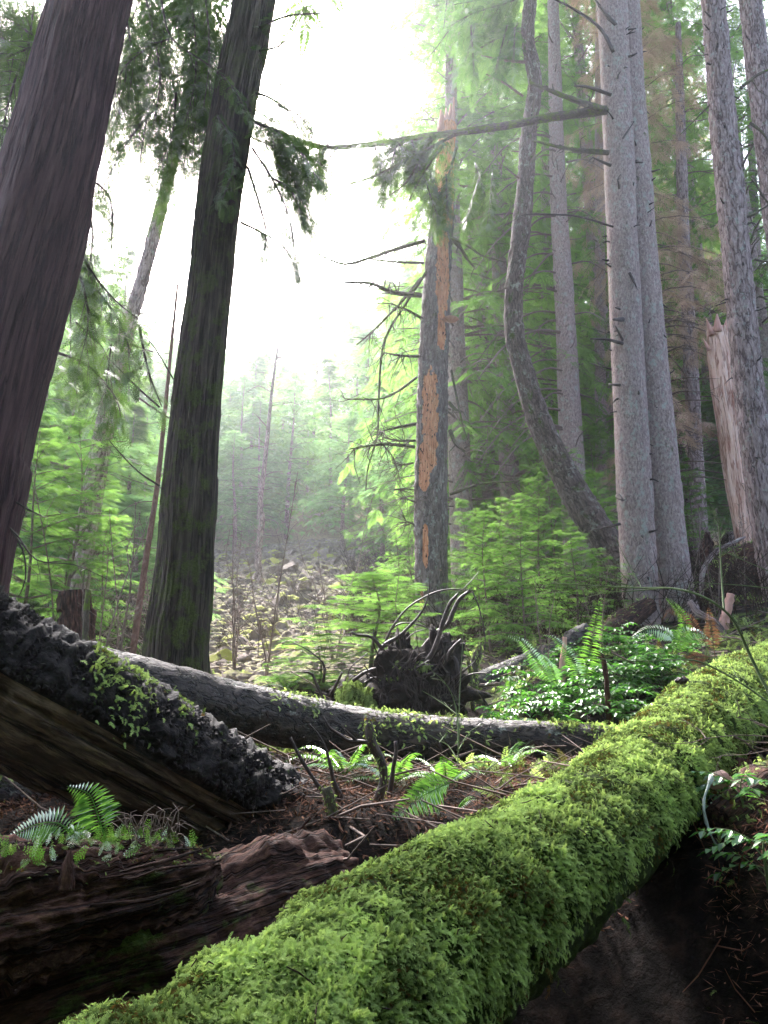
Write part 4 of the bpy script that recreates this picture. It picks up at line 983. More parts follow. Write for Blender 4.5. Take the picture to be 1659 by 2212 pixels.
# broken upright root stubs in front of the long log
def stick(name, label, pts, w, d, mat='root_bark', cat='stick', moss_n=0, seed=0):
    q = np.array([Z1(x, y, d) for x, y in pts]); r = np.array(w) * 0.1658 * 0.5 / FPX * zc(q[0])
    gz = g1(q[-1][0], q[-1][1]); 
    t = thing(name, label, cat, q[-1])
    q2 = np.vstack([q, [q[-1][0], q[-1][1], min(q[-1][2] - 0.1, gz - 0.05)]]); r2 = np.concatenate([r, [r[-1]]])
    V, F, R = tube(q2, r2, 12, 0.02, lambda rest, TH, SS, RR: RR * 0.5 * (fbm(rest * 16 + seed, 4) - 0.5)); Geo().add(V, F, R).build('stem', M[mat], t)
    if moss_n:
        p, rr = resample(q, r, 0.015); tt, nn, b2 = frames(p); ss = np.arange(len(p)) * 0.015
        wt = np.exp(-ss * 2.2)
        g = Geo(); moss_on(p, tt, nn, b2, rr, ss, lambda s, t_: 0 * s, moss_n, 0.02, g, seed, weight=wt, down_lim=-1.5); tag(g.build('moss', M['moss'], t, smooth=False), kind='stuff')
    return t
t = stick('root_stub', 'thick crooked root stub fringed with moss, standing in front of the long fallen log', [(565, 1038), (572, 1090), (590, 1180), (640, 1270), (655, 1350), (645, 1430), (618, 1520)], [40, 58, 62, 54, 48, 48, 70], 4.9, moss_n=170, seed=1)
g = Geo(); q = [Z1(x, y, 4.85) for x, y in ((560, 1160), (500, 1155), (440, 1150), (400, 1120), (340, 1080), (310, 1040), (292, 1005))]
V, F, R = tube(q, np.array([30, 26, 22, 18, 14, 11, 7]) * 0.1658 * 0.5 / FPX * 4.9, 8, 0.02, lambda rest, TH, SS, RR: RR * 0.6 * (fbm(rest * 25, 3) - 0.5)); g.add(V, F, R)
V, F, R = tube([Z1(490, 1150, 4.85), Z1(450, 1110, 4.83), Z1(420, 1078, 4.8)], np.array([18, 12, 5]) * 0.0006, 6, 0.02); g.add(V, F, R)
g.build('side_arm', M['root_bark'], t)
stick('leaning_stick', 'straight leaning stick left of the crooked root stub', [(92, 1130), (140, 1230), (200, 1330), (260, 1420), (325, 1510)], [18, 20, 22, 24, 26], 4.9, seed=2)
stick('curved_stick', 'slender curved dark stick between the leaning stick and the crooked root stub', [(205, 1048), (260, 1110), (300, 1180), (330, 1280), (355, 1400), (400, 1510)], [8, 10, 12, 22, 30, 34], 4.95, seed=3)
stick('upright_stick', 'upright dark stick just right of the crooked root stub', [(727, 1152), (730, 1220), (712, 1320), (700, 1420), (690, 1490)], [18, 22, 26, 30, 36], 5.2, seed=4)
stick('mossy_stick', 'vertical mossy stick behind the long log, right of the root plate', [(1165, 668), (1178, 760), (1185, 860), (1195, 960), (1200, 1030)], [18, 20, 24, 26, 24], 8.9, 'mossy_branch', moss_n=260, seed=5)
stick('bent_stick', 'bent dark stick sloping down right of the root plate', [(1120, 810), (1180, 845), (1240, 880), (1290, 950), (1345, 1025)], [14, 16, 16, 16, 16], 8.7, 'root_bark', seed=6)
stick('stub_root', 'squat mossy root knob at the foot of the slanting log', [(310, 1430), (330, 1500), (345, 1560), (330, 1640)], [60, 62, 58, 60], 4.7, 'mossy_branch', moss_n=90, seed=7)
stick('reddish_root', 'reddish splintered root below the crooked stubs', [(215, 1610), (165, 1670), (130, 1735)], [14, 18, 22], 4.3, 'rotten_wood', seed=8)

# ------------------------------------------------------------------ BOUGHS of the near trees (wood with its foliage under it)
def bough(parent, pts, d, w, side, spr=0.22, proto=None, mat='cedar_leaf', hang=0.6, gap=0.14, seed=0, start=0.1, dz=0.0, tint=(0.1, 0.8), bark_='root_bark'):
    rs = np.random.RandomState(seed); n = len(pts)
    q = np.array([Q(x, y, d + dz * k / n) for k, (x, y) in enumerate(pts)])
    r = w * S * 0.5 / FPX * zc(q[0]); wood = Geo(); lf = Geo()
    V, F, R = tube(q, np.linspace(r, r * 0.25, n), 6, 0.08); wood.add(V, F, R)
    bough_sprays(q, side, spr, SP_CED if proto is None else proto, lf, rs, gap=gap, hang=hang, start=start, tint=tint, wood=wood, wr=0.005)
    b = wood.build('bough', M[bark_], parent)
    lf.build('foliage', M[mat], b, smooth=False).location = (0, 0, 0)
sd_ = 200
for pts, d, side, spr in (
    ([(552, 200), (590, 215), (630, 250), (650, 290)], 8.4, 0.45, 0.22), ([(550, 265), (600, 285), (650, 330), (690, 390)], 8.3, 0.6, 0.24), ([(545, 320), (590, 390), (625, 470), (640, 560)], 8.3, 0.55, 0.24),
    ([(535, 360), (560, 440), (575, 500), (570, 550)], 8.2, 0.45, 0.22), ([(520, 480), (560, 500), (610, 530), (640, 580)], 8.3, 0.35, 0.2), ([(560, 60), (620, 35), (700, 30), (735, 45)], 8.5, 0.35, 0.2), ([(560, 110), (600, 100), (640, 70)], 8.5, 0.4, 0.2),
    ([(590, 290), (650, 330), (700, 360), (740, 420)], 8.8, 0.4, 0.2),
    ([(470, 250), (500, 300), (505, 360), (480, 430)], 8.15, 0.35, 0.2)):
    sd_ += 1; bough(cedarB, pts, d, 6, side, spr, seed=sd_)
for pts, d, side, spr in (
    ([(345, -20), (370, 80), (450, 140), (500, 185), (555, 280)], 8.2, 0.22, 0.16), ([(300, -60), (330, 60), (345, 170), (330, 280)], 9.2, 0.8, 0.26), ([(400, -60), (420, 60), (420, 180), (390, 300)], 9.4, 0.75, 0.26),
    ([(440, -40), (450, 60), (450, 150), (440, 230)], 9.0, 0.55, 0.24), ([(250, -40), (280, 80), (270, 180), (245, 300)], 9.3, 0.7, 0.26), ([(370, 80), (310, 110), (260, 160), (240, 260)], 8.9, 0.5, 0.22),
    ([(390, 320), (420, 330), (450, 370), (470, 420)], 10.2, 0.5, 0.22), ([(330, 240), (280, 300), (240, 370), (210, 430)], 9.8, 0.5, 0.24), ([(380, 200), (370, 300), (330, 380)], 9.8, 0.5, 0.24)):
    sd_ += 1; bough(cedarB, pts, d, 5, side, spr, seed=sd_)
for pts, d, side, spr in (
    ([(180, 380), (215, 400), (240, 440), (240, 520)], 7.6, 0.45, 0.22), ([(160, 520), (200, 590), (250, 650), (300, 690)], 7.8, 0.3, 0.18), ([(150, 540), (180, 620), (190, 700), (170, 790)], 7.8, 0.6, 0.24), ([(140, 570), (220, 640), (270, 720), (280, 800)], 8.2, 0.6, 0.24),
    ([(180, 440), (200, 500), (190, 600)], 7.9, 0.5, 0.22), ([(120, 760), (190, 790), (250, 860), (260, 900)], 8.4, 0.35, 0.2), ([(300, 700), (320, 800), (350, 880)], 8.6, 0.35, 0.2),
    ([(20, 620), (30, 560), (10, 480)], 7.2, 0.3, 0.2),
    ([(115, 85), (60, 105), (0, 130), (-60, 160)], 7.6, 0.55, 0.24), ([(110, 100), (50, 60), (10, -10), (-30, -60)], 7.8, 0.75, 0.26), ([(60, 110), (70, 40), (75, -30)], 7.8, 0.5, 0.24), ([(60, 105), (30, 180), (10, 260), (0, 340)], 7.8, 0.5, 0.24), ([(45, 290), (10, 275), (-30, 260)], 7.7, 0.4, 0.22), ([(-40, -20), (0, 60), (20, 150)], 8.4, 0.7, 0.26), ([(130, -40), (110, 20), (80, 60)], 8.4, 0.6, 0.26),
    ([(-40, 340), (0, 400), (20, 470)], 8.4, 0.5, 0.24)):
    sd_ += 1; bough(cedarA, pts, d, 7, side, spr, seed=sd_)
limbs(cedarB, 'limb', M['root_bark'], [([(345, 880), (300, 840), (250, 790), (230, 770)], 5), ([(345, 1050), (300, 1020), (260, 980), (235, 950)], 5), ([(375, 820), (340, 760), (310, 720)], 4)], 8.5, seed=60, twigs=8, tl=0.4)
limbs(cedarA, 'limb', M['root_bark'], [([(10, 1130), (40, 1160), (80, 1210), (160, 1220), (230, 1250)], 5), ([(25, 1145), (50, 1190), (55, 1250), (40, 1290)], 5), ([(35, 1085), (60, 1100), (90, 1115)], 6)], 6.9, seed=61, twigs=6, tl=0.3)
limbs(firL, 'limb', M['twig'], [([(310, 790), (270, 810), (220, 820)], 4), ([(330, 760), (270, 740), (210, 720)], 4), ([(300, 860), (360, 900), (420, 930)], 5), ([(240, 1040), (200, 1030), (160, 1020)], 4), ([(230, 960), (190, 950), (150, 960)], 3)], 14, seed=62, twigs=6, tl=0.8)
for pts, d, side, spr, mt in (
    ([(1010, 285), (900, 300), (800, 315), (700, 322), (640, 305), (560, 275)], 12.2, 0.35, 0.2, 'cedar_leaf'), ([(980, 292), (890, 340), (810, 380), (740, 400), (700, 395)], 12.0, 0.45, 0.22, 'cedar_leaf'),
    ([(960, 310), (930, 350), (900, 400), (880, 440)], 12.2, 0.6, 0.24, 'hemlock'), ([(985, 320), (975, 360), (965, 390), (960, 420)], 12.2, 0.7, 0.2, 'cedar_leaf'), 
    ([(890, 330), (860, 310), (830, 290)], 12.0, 0.3, 0.2, 'cedar_leaf'), ([(700, 320), (690, 380), (720, 430)], 11.6, 0.2, 0.16, 'cedar_leaf'), ([(930, 300), (880, 390), (830, 430)], 12.1, 0.4, 0.22, 'cedar_leaf')):
    sd_ += 1; bough(twin, pts, d, 7, side, spr, mat=mt, hang=0.6, seed=sd_, bark_='mossy_branch')
for pts, d, side, spr, mt in (([(1135, -10), (1080, 10), (1020, 30), (965, 60)], 13.6, 0.8, 0.26, 'fir_needles'), ([(1150, -60), (1090, -20), (1030, 0), (980, 10)], 13.8, 0.9, 0.28, 'fir_needles'), ([(1130, 60), (1080, 80), (1030, 110), (990, 150)], 14.4, 0.9, 0.28, 'fir_needles')):
    sd_ += 1; bough(lean, pts, d, 6, side, spr, mat=mt, proto=SP_F, hang=0.5, seed=sd_)

rs = np.random.RandomState(205)
for k in range(50):
    x0 = rs.uniform(215, 500); y0 = rs.uniform(-80, 170) if k < 42 else rs.uniform(150, 330); l = rs.uniform(110, 220); dx = rs.uniform(-60, 50)
    sd_ += 1; bough(cedarB if k % 2 else firL, [(x0, y0), (x0 + dx * 0.6, y0 + l * 0.35), (x0 + dx, y0 + l * 0.7), (x0 + dx * 1.1, y0 + l)], rs.uniform(9.5, 12.5), 4, rs.uniform(0.8, 1.3), 0.24, seed=sd_, hang=rs.uniform(0.3, 0.7), gap=0.26)
for k in range(9):
    x0 = rs.uniform(130, 260); y0 = rs.uniform(380, 760); l = rs.uniform(90, 190); dx = rs.uniform(-20, 90)
    sd_ += 1; bough(cedarA, [(x0, y0), (x0 + dx * 0.4, y0 + l * 0.3), (x0 + dx * 0.8, y0 + l * 0.6), (x0 + dx, y0 + l)], rs.uniform(8.5, 11), 4, rs.uniform(0.6, 1.0), 0.22, seed=sd_, hang=0.5, gap=0.22)
for k in range(24):
    x0 = rs.uniform(-20, 100); y0 = rs.uniform(-40, 330) * (1 if k % 2 else 0.5); l = rs.uniform(90, 190); dx = rs.uniform(-70, 20)
    if y0 > 150: x0 = rs.uniform(-40, 20)
    sd_ += 1; bough(cedarA, [(x0, y0), (x0 + dx * 0.4, y0 + l * 0.3), (x0 + dx, y0 + l)], rs.uniform(8.5, 11), 4, rs.uniform(0.5, 0.8), 0.25, seed=sd_, hang=0.7, gap=0.16)
for k in range(13):
    x0 = rs.uniform(560, 640); y0 = rs.uniform(190, 430); l = rs.uniform(60, 120); dx = rs.uniform(10, 90)
    sd_ += 1; bough(cedarB, [(x0 - 25, y0 - 20), (x0 + dx * 0.4, y0 + l * 0.1), (x0 + dx, y0 + l * 0.8)], rs.uniform(8.2, 9.2), 4, rs.uniform(0.4, 0.65), 0.18, seed=sd_, hang=0.4, gap=0.15)
for k in range(22):
    x0 = rs.uniform(620, 980); y0 = np.interp(x0, [620, 700, 1000], [300, 322, 290]); l = rs.uniform(30, 100); dx = rs.uniform(-70, 30)
    sd_ += 1; bough(twin, [(x0, y0), (x0 + dx * 0.5, y0 + l * 0.35), (x0 + dx, y0 + l * 0.75)], rs.uniform(11.9, 12.6), 4, rs.uniform(0.4, 0.7), 0.2, seed=sd_, hang=0.4, gap=0.15)
for k in range(9):
    x0 = rs.uniform(860, 1080); y0 = rs.uniform(350, 420); l = rs.uniform(50, 90); dx = rs.uniform(-50, 50)
    sd_ += 1; bough(twin, [(x0, y0 - 20), (x0 + dx * 0.5, y0 + l * 0.4), (x0 + dx, y0 + l)], rs.uniform(11.8, 12.8), 3, rs.uniform(0.4, 0.7), 0.22, seed=sd_, mat='cedar_leaf', hang=0.5, gap=0.14)
for k in range(14):
    x0 = rs.uniform(960, 1130); y0 = rs.uniform(-60, 90); l = rs.uniform(60, 120); dx = rs.uniform(-70, 30)
    sd_ += 1; bough(lean, [(x0, y0 - 20), (x0 + dx * 0.5, y0 + l * 0.3), (x0 + dx, y0 + l * 0.8)], rs.uniform(13, 15), 3, rs.uniform(0.6, 0.9), 0.22, seed=sd_, mat='fir_needles', proto=SP_F, hang=0.35, gap=0.24)

def shade_canopy(tree, path, H, R, z0, seed, mat='cedar_leaf', nb=60):
    """upper crown added unseen above the frame to cut overhead light"""
    rs = np.random.RandomState(seed); top = np.array(path[-1]); br, lf = Geo(), Geo()
    top = top + np.array([0, 0, max(0, z0 - top[2])])
    for k in range(nb):
        u = (k + rs.rand()) / nb; a = rs.uniform(0, 2 * math.pi); o = np.array([math.cos(a), math.sin(a), 0]); L = R * (1 - u) ** 0.6 * rs.uniform(0.7, 1.15)
        q = np.linspace(0, 1, 5)[:, None]; pts = top + [0, 0, H * u] + o * L * q + np.array([0, 0, 1.0]) * L * (0.2 * q - 0.35 * q ** 2)
        V, F, Rr = tube(pts, np.linspace(0.05, 0.01, 5), 4, L / 4, cap=False); br.add(V, F, Rr)
        bough_sprays(pts, L * 0.36, 0.55, SP_C, lf, rs, gap=0.5, hang=0.5, start=0.15)
    V, F, Rr = tube([top - [0, 0, 1.0], top + [0, 0, H]], [0.22, 0.03], 10, 1.0); br.add(V, F, Rr)
    cg = Geo(); cg.V = br.V + lf.V; cg.R = br.R + lf.R; cg.T = br.T + lf.T; cg.F = br.F + [f + br.n for f in lf.F]; cg.M = br.M + [m + 1 for m in lf.M]; cg.n = br.n + lf.n
    cg.build('crown', [M['twig'], M[mat]], tree, smooth=False)
shade_canopy(cedarA, cedarA_path, 13, 4.6, 11.5, 501); shade_canopy(cedarB, cedarB_path, 13, 4.2, 13.5, 502); shade_canopy(twin, pthL, 14, 4.0, 19, 503, 'hemlock'); shade_canopy(firR, P(713, -120, 14.0)[None], 12, 3.5, 20, 504, 'fir_needles')  # crowns added out of view to darken the near ground

# ------------------------------------------------------------------ CONIFERS further back
tall = [conifer_geo(27, 3.2, 0.12, 185, 0.38, SP_M, 301, droop=0.45, rise=0.12, side=0.36, gap=0.42, hang=0.55, dead=45, top_pow=0.6, r0=0.27, inner=0.0),
        conifer_geo(25, 3.5, 0.15, 170, 0.40, SP_M, 302, droop=0.55, rise=0.05, side=0.36, gap=0.44, hang=0.6, dead=55, top_pow=0.6, r0=0.25, inner=0.0)]
deadt = conifer_geo(27, 2.3, 0.16, 150, 0.42, SP_DEAD, 303, droop=0.6, rise=0.0, side=0.34, gap=0.45, hang=0.7, dead=70, top_pow=0.5, r0=0.25)
farg = [conifer_geo(15, (2.6, 3.1, 2.4, 3.3)[k], (0.06, 0.16, 0.1, 0.24)[k], (84, 74, 92, 66)[k], 0.46, SP_M, 310 + k, droop=(0.4, 0.6, 0.3, 0.5)[k], rise=(0.15, 0.05, 0.25, 0.1)[k], side=0.42, gap=0.55, hang=0.45, top_pow=(0.75, 0.6, 0.9, 0.55)[k], r0=0.14, seg=7, dead=8) for k in range(4)]
sap = [conifer_geo(3.6, 1.45, 0.06, 46, 0.15, SP_F, 320 + k, droop=0.3, rise=0.18, side=0.42, gap=0.17, hang=0.25, top_pow=0.7, r0=0.03, seg=6) for k in range(3)]
def place_tree(proto_obj, px, d, first, label=None, group=None, rz=0, sc=1.0, lean_=(0, 0)):
    x = P(px, 600, d)[0]; z = g1(x, d)
    if first:
        proto_obj.location = (x, d, z); proto_obj.rotation_euler = (lean_[0], lean_[1], rz); proto_obj.scale = (sc,) * 3 if np.isscalar(sc) else sc
        if label: proto_obj['label'] = label
        if group: proto_obj['group'] = group
        return proto_obj
    return copy_thing(proto_obj, (x, d, z), rz, sc, label, group, lean_)
T_ = []
for k, ge in enumerate(tall): T_.append(conifer('hemlock_tree', 'x', 'tree', (0, 0, 0), ge, (M['spruce_bark'], M['twig'], M['hemlock'])))
D_ = conifer('dead_hemlock', 'x', 'tree', (0, 0, 0), deadt, (M['spruce_bark'], M['twig'], M['dead_needles']))
used = set()
for k, px, d, rz, sc, lb in ((0, 464, 20.5, 0.3, 1.12, 'big drooping green hemlock directly behind the broken snag'), (1, 516, 22.5, 1.4, 1.2, 'tall dense hemlock with many dead lower limbs left of the curved tree'),
    (1, 588, 27, 2.2, 1.4, 'dark green hemlock behind the slim trunks left of the twin spruce'), (0, 648, 31, 4.0, 1.5, 'green hemlock hidden mostly by the twin spruce'),
    (1, 738, 27, 0.9, 1.3, 'green hemlock filling the gap between the two right-hand firs'), (0, 488, 25, 2.4, 1.35, 'broad hemlock filling the gap between the broken snag and the curved tree'), (0, 622, 24.5, 1.8, 1.25, 'dense hemlock directly behind the twin spruce'), (0, 795, 23, 5.2, 1.25, 'green hemlock at the right edge behind the corner fir'),
    (0, 20, 21, 2.0, 0.62, 'green hemlock far left beyond the leaning cedar'), (1, 96, 27, 2.9, 0.55, 'bushy hemlock behind the slender leaning fir'), (1, 556, 34, 3.3, 1.5, 'tall hemlock deep in the stand right of the snag'), (0, 708, 38, 1.1, 1.5, 'tall hemlock deep in the stand beyond the reddish snag')):
    place_tree(T_[k], px, d, k not in used, lb, None, rz, sc); used.add(k)
place_tree(D_, 680, 19.5, True, 'dead brown-twigged hemlock right of the twin spruce', None, 0.5, 1.0)
place_tree(D_, 742, 31, False, 'dead brown-twigged hemlock between the plated fir and the corner fir', None, 2.5, 0.95)

F_ = [conifer('slope_conifer', 'pale hazy conifer in the wood on the far slope', 'tree', (0, 0, 0), ge, (M['fir_bark'], M['twig'], M['lit_needles' if k % 2 else 'hemlock']), 'conifers of the hazy far slope') for k, ge in enumerate(farg)]
usedf = set(); rs = np.random.RandomState(44)
def skyline(px):
    return np.interp(px, [-200, 0, 60, 110, 160, 220, 250, 300, 340, 380, 420, 450, 520, 768, 1000], [180, 240, 280, 310, 350, 365, 352, 356, 335, 315, 285, 240, 200, 180, 180])
cnt = 0
def hill_tree(px, d, py_top=None, H=None, tintk=None):
    global cnt
    x = P(px, 500, d)[0]; z = g1(x, d)
    if H is None:
        top = P(px, py_top, d)[2]; H = top - z
        if H < 3.5: return
        H = min(H, 26)
    k = tintk if tintk is not None else rs.randint(4); sc = H / 15.0; w = max(sc, min(1.25, sc * 1.3)) if H < 15 else sc
    w = max(w, 0.55)
    if H < 12: w = max(w, 0.8)
    s3 = (w, w, sc)
    if k not in usedf:
        usedf.add(k); o = F_[k]; o.location = (x, d, z - 0.3); o.scale = s3; o.rotation_euler = (0, 0, rs.uniform(0, 6))
    else: copy_thing(F_[k], (x, d, z - 0.3), rs.uniform(0, 6), s3, lean=(rs.uniform(-.05, .05), rs.uniform(-.05, .05)))
    cnt += 1
for px, d, off in ((236, 46, 60), (262, 52, 30), (288, 44, 45), (312, 55, 0), (330, 47, 60), (352, 50, 10), (372, 42, 45), (395, 46, 10), (414, 38, 60), (425, 50, 0), (250, 70, 0), (276, 75, 12), (300, 72, 8), (325, 78, 4), (345, 70, 0), (368, 66, 0), (390, 72, 0),
                   (410, 62, 0), (440, 60, 0), (215, 60, 8), (200, 48, 20), (182, 56, 0), (165, 44, 10), (150, 60, 0), (135, 50, 30), (120, 42, 20), (105, 55, 0), (85, 48, 20), (65, 58, 0), (45, 45, 10), (25, 52, 0), (5, 44, 0), (-20, 50, 0), (-50, 46, 0),
                   (228, 88, 6), (255, 95, 8), (285, 98, 6), (315, 92, 14), (338, 100, 0), (362, 96, 4), (388, 94, 0), (190, 90, 0), (240, 40, 120), (345, 38, 110), (385, 33, 90), (405, 30, 110)):
    hill_tree(px + rs.uniform(-5, 5), d, skyline(px) - 30 + off * 0.8 + rs.uniform(-8, 14))
for k in range(84):
    px = rs.uniform(-40, 450); d = rs.uniform(42, 84); hill_tree(px, d, skyline(px) - 20 + rs.uniform(0, 1) ** 0.7 * 130 * (50 / d))
for px in range(470, 800, 14): hill_tree(px + rs.uniform(-6, 6), rs.uniform(36, 56), skyline(px) + rs.uniform(-80, 160))
for px in range(450, 860, 26): hill_tree(px + rs.uniform(-6, 6), rs.uniform(60, 90), 330 + rs.uniform(-90, 30))
for px, d, H in ((-30, 17, 8), (28, 19, 6.5), (62, 22, 8), (98, 20, 5.5), (128, 24, 7), (150, 30, 8), (8, 25, 11), (75, 32, 11), (110, 35, 12), (-70, 22, 12), (160, 36, 7), (142, 19, 3.8),
                 (455, 24, 6), (490, 26, 7), (540, 27, 6), (585, 26, 7), (620, 30, 9), (660, 27, 7), (700, 29, 8), (745, 24, 6), (420, 27, 5), (690, 25, 6)): hill_tree(px, d, H=H)

# young hemlocks in the middle distance
SPL = [conifer('hemlock_sapling', 'x', 'sapling', (0, 0, 0), ge, (M['twig'], M['twig'], M['hemlock']), None) for ge in sap]
useds = set()
for k, px, d, rz, sc, lb in ((0, 368, 10.4, 0.4, (1.15, 1.15, 0.42), 'young green hemlock with flat layered boughs left of the root plate'), (1, 318, 10.2, 1.4, (0.6, 0.6, 0.2), 'low young hemlock at the left foot of the layered one, over the fallen log'),
    (1, 388, 13.5, 2.0, 0.5, 'small hemlock just left of the snag foot'), (2, 478, 13.5, 0.7, 0.62, 'young hemlock right of the snag foot'), (0, 508, 14.5, 2.7, 0.75, 'bushy young hemlock below the slim pale trunk'), (1, 545, 15.4, 4.2, 0.85, 'tallest bright young hemlock left of the curved tree foot'),
    (2, 574, 13.0, 1.7, (0.8, 0.8, 0.5), 'young hemlock under the curved tree'), (0, 603, 15.6, 5.0, 0.85, 'upright young hemlock touching the curved trunk'), (1, 490, 12.2, 3.2, 0.65, 'low hemlock sapling above the grey log'), (2, 525, 11.6, 5.5, 0.6, 'low hemlock sapling above the leafy shrubs'),
    (0, 600, 19, 1.0, 1.3, 'hemlock sapling behind the left side of the twin spruce'), (2, 698, 19, 2.1, 0.9, 'hemlock sapling between the twin spruce and the reddish snag'), (1, 462, 16.5, 0.2, 0.8, 'young hemlock close behind the snag'), (0, 560, 18, 3.8, 1.2, 'taller young hemlock behind the bright one'),
    (1, 60, 12.5, 0.6, 1.15, 'young hemlock at the left behind the black-barked log'), (2, 20, 11.5, 2.2, 1.1, 'young hemlock beside the leaning cedar at the left edge'), (0, 105, 14.5, 3.9, 0.8, 'young hemlock at the foot of the slender leaning fir'), (2, 352, 19, 1.1, 0.4, 'small hemlock standing on the open slope'), (0, 412, 19, 2.3, 0.8, 'young hemlock left of the snag on the slope')):
    place_tree(SPL[k], px, d, k not in useds, lb, None, rz, sc); useds.add(k)

# ------------------------------------------------------------------ FERNS
def frond_geo(path, pin, n=26, w=0.16, seed=0, hang=0.35, face=None, gl=None):
    rs = np.random.RandomState(seed); p, _ = resample(np.array(path), np.ones(len(path)), 0.01)
    L = np.sum(np.linalg.norm(np.diff(p, axis=0), axis=1)); t = norm(np.gradient(p, axis=0)); g = gl or Geo()
    V, F, R = tube(path, np.linspace(0.0035, 0.001, len(path)), 4, L / 10, cap=False); g.add(V, F, R, 0.2)
    side0 = norm(np.cross(t[len(t) // 2], [0, 0, 1.0] if face is None else face) + [1e-4, 0, 0])
    B = []; D = []; Ls = []
    for i in range(n):
        u = 0.16 + 0.83 * i / n; k = int(u * (len(p) - 1)); prof = min(1, (u - 0.08) * 4) * (1 - max(0, u - 0.35) / 0.66) ** 0.75
        for s in (1, -1):
            sd = norm(side0 - t[k] * np.dot(side0, t[k])) * s
            B.append(p[k]); D.append(sd + t[k] * 0.28 + np.array([0, 0, -hang * rs.uniform(0.5, 1.3)])); Ls.append(pin * max(prof, 0.08) * rs.uniform(0.88, 1.08))
    Ls = np.array(Ls); nrm = np.cross(t[len(t) // 2], side0)
    V = kites(B, np.array(D), Ls, np.maximum(Ls * w, pin * 0.06), 0.15, np.broadcast_to(-nrm if nrm[2] < 0 else nrm, (len(B), 3)))
    g.add(V.reshape(-1, 3), np.arange(len(V) * 4).reshape(-1, 4), tint=np.repeat(rs.uniform(0.1, 1, len(V)), 4))
    return g
def fern_at(label, x, y, n, L, seed, mat='fern', explicit=(), dz=0.0, group=None, pin=0.12):
    rs = np.random.RandomState(seed); z = g1(x, y) + dz; c = np.array([x, y, z])
    t = thing('fern', label, 'fern', c, group)
    for k in range(n):
        a = rs.uniform(0, 2 * math.pi); o = np.array([math.cos(a), math.sin(a), 0]); l = L * rs.uniform(0.7, 1.1); e = rs.uniform(0.55, 1.2)
        q = np.linspace(0, 1, 5)[:, None]
        path = c + o * l * q * math.cos(e) * 1.1 + np.array([0, 0, 1.0]) * l * (math.sin(e) * q - 0.55 * q ** 2.2)
        frond_geo(path, pin * l / 0.7, 26, seed=seed * 50 + k).build('frond', M[mat], t, smooth=False)
    for k, (path, pn, mt) in enumerate(explicit): frond_geo(path, pn, 30, seed=seed * 70 + k, face=[0.25, -1.0, 0.75], hang=0.15).build('frond', M[mt], t, smooth=False)
    return t
def QQ(pts, d, dd=0.0): return [Q(x, y, d + dd * i / len(pts)) for i, (x, y) in enumerate(pts)]
q = Q(1262, 1500, 7.6); fern_at('tall sword fern with one upright frond in the middle of the glossy shrubs', q[0], q[1], 3, 0.6, 1, explicit=[(QQ([(1262, 1500), (1268, 1440), (1280, 1380), (1300, 1285)], 7.6), 0.13, 'fern'), (QQ([(1262, 1500), (1240, 1430), (1200, 1380), (1170, 1370)], 7.6, 0.3), 0.12, 'fern')])
q = Q(1205, 1495, 7.4); fern_at('yellowish sword fern arching to the left above the fallen log', q[0], q[1], 3, 0.55, 2, explicit=[(QQ([(1209, 1492), (1167, 1436), (1129, 1386), (1092, 1372)], 7.4), 0.13, 'fern'), (QQ([(1209, 1492), (1190, 1440), (1165, 1410)], 7.4), 0.10, 'fern')])
q = Q(1457, 1430, 7.8); fern_at('wide sword fern with a level frond in front of the twin spruce foot', q[0], q[1], 3, 0.6, 3, explicit=[(QQ([(1457, 1430), (1450, 1375), (1405, 1358), (1360, 1378)], 7.8), 0.14, 'fern'), (QQ([(1457, 1430), (1470, 1375), (1505, 1365), (1540, 1385)], 7.8), 0.13, 'fern'), (QQ([(1457, 1430), (1480, 1350), (1460, 1310), (1435, 1290)], 8.0), 0.11, 'fern')])
q = Q(1545, 1420, 8.2); fern_at('withered rust-brown fern beside the cut pink stump', q[0], q[1], 4, 0.6, 4, 'dead_fern', explicit=[(QQ([(1545, 1420), (1535, 1350), (1530, 1310)], 8.2), 0.13, 'dead_fern'), (QQ([(1530, 1400), (1490, 1335), (1450, 1320), (1425, 1345)], 8.1), 0.13, 'dead_fern'), (QQ([(1540, 1420), (1500, 1420), (1470, 1440)], 8.0), 0.10, 'dead_fern')])
q = Q(1465, 1490, 6.9); fern_at('small brown-tipped fern near the crest of the mossy log', q[0], q[1], 5, 0.35, 5, 'dead_fern', pin=0.10)
q = Q(985, 1690, 4.9); fern_at('silvery shining fern frond lying beside the mossy log', q[0], q[1], 2, 0.3, 6, explicit=[(QQ([(985, 1685), (930, 1710), (880, 1740), (845, 1770)], 4.9, -0.4), 0.13, 'fern'), (QQ([(985, 1690), (930, 1695), (870, 1730)], 5.0, -0.2), 0.11, 'fern')])
q = Q(965, 1690, 5.4); fern_at('upright green fern under the long fallen log', q[0], q[1], 6, 0.5, 7, explicit=[(QQ([(965, 1690), (962, 1655), (955, 1632)], 5.4), 0.11, 'fern')])
q = Q(850, 1690, 5.5); fern_at('low spreading fern with shining fronds right of the crooked root stub', q[0], q[1], 8, 0.5, 8)
q = Q(745, 1680, 5.6); fern_at('spreading fern between the leaning stick and the crooked root stub', q[0], q[1], 9, 0.55, 9)
q = Q(1090, 1660, 6.0); fern_at('fern half hidden behind the crest of the mossy log', q[0], q[1], 7, 0.5, 10)
q = Q(1080, 1520, 8.0); fern_at('fern behind the right half of the fallen log', q[0], q[1], 8, 0.55, 11)
q = Q(1160, 1540, 7.7); fern_at('arching fern touching the mossy end of the fallen log', q[0], q[1], 6, 0.5, 12)
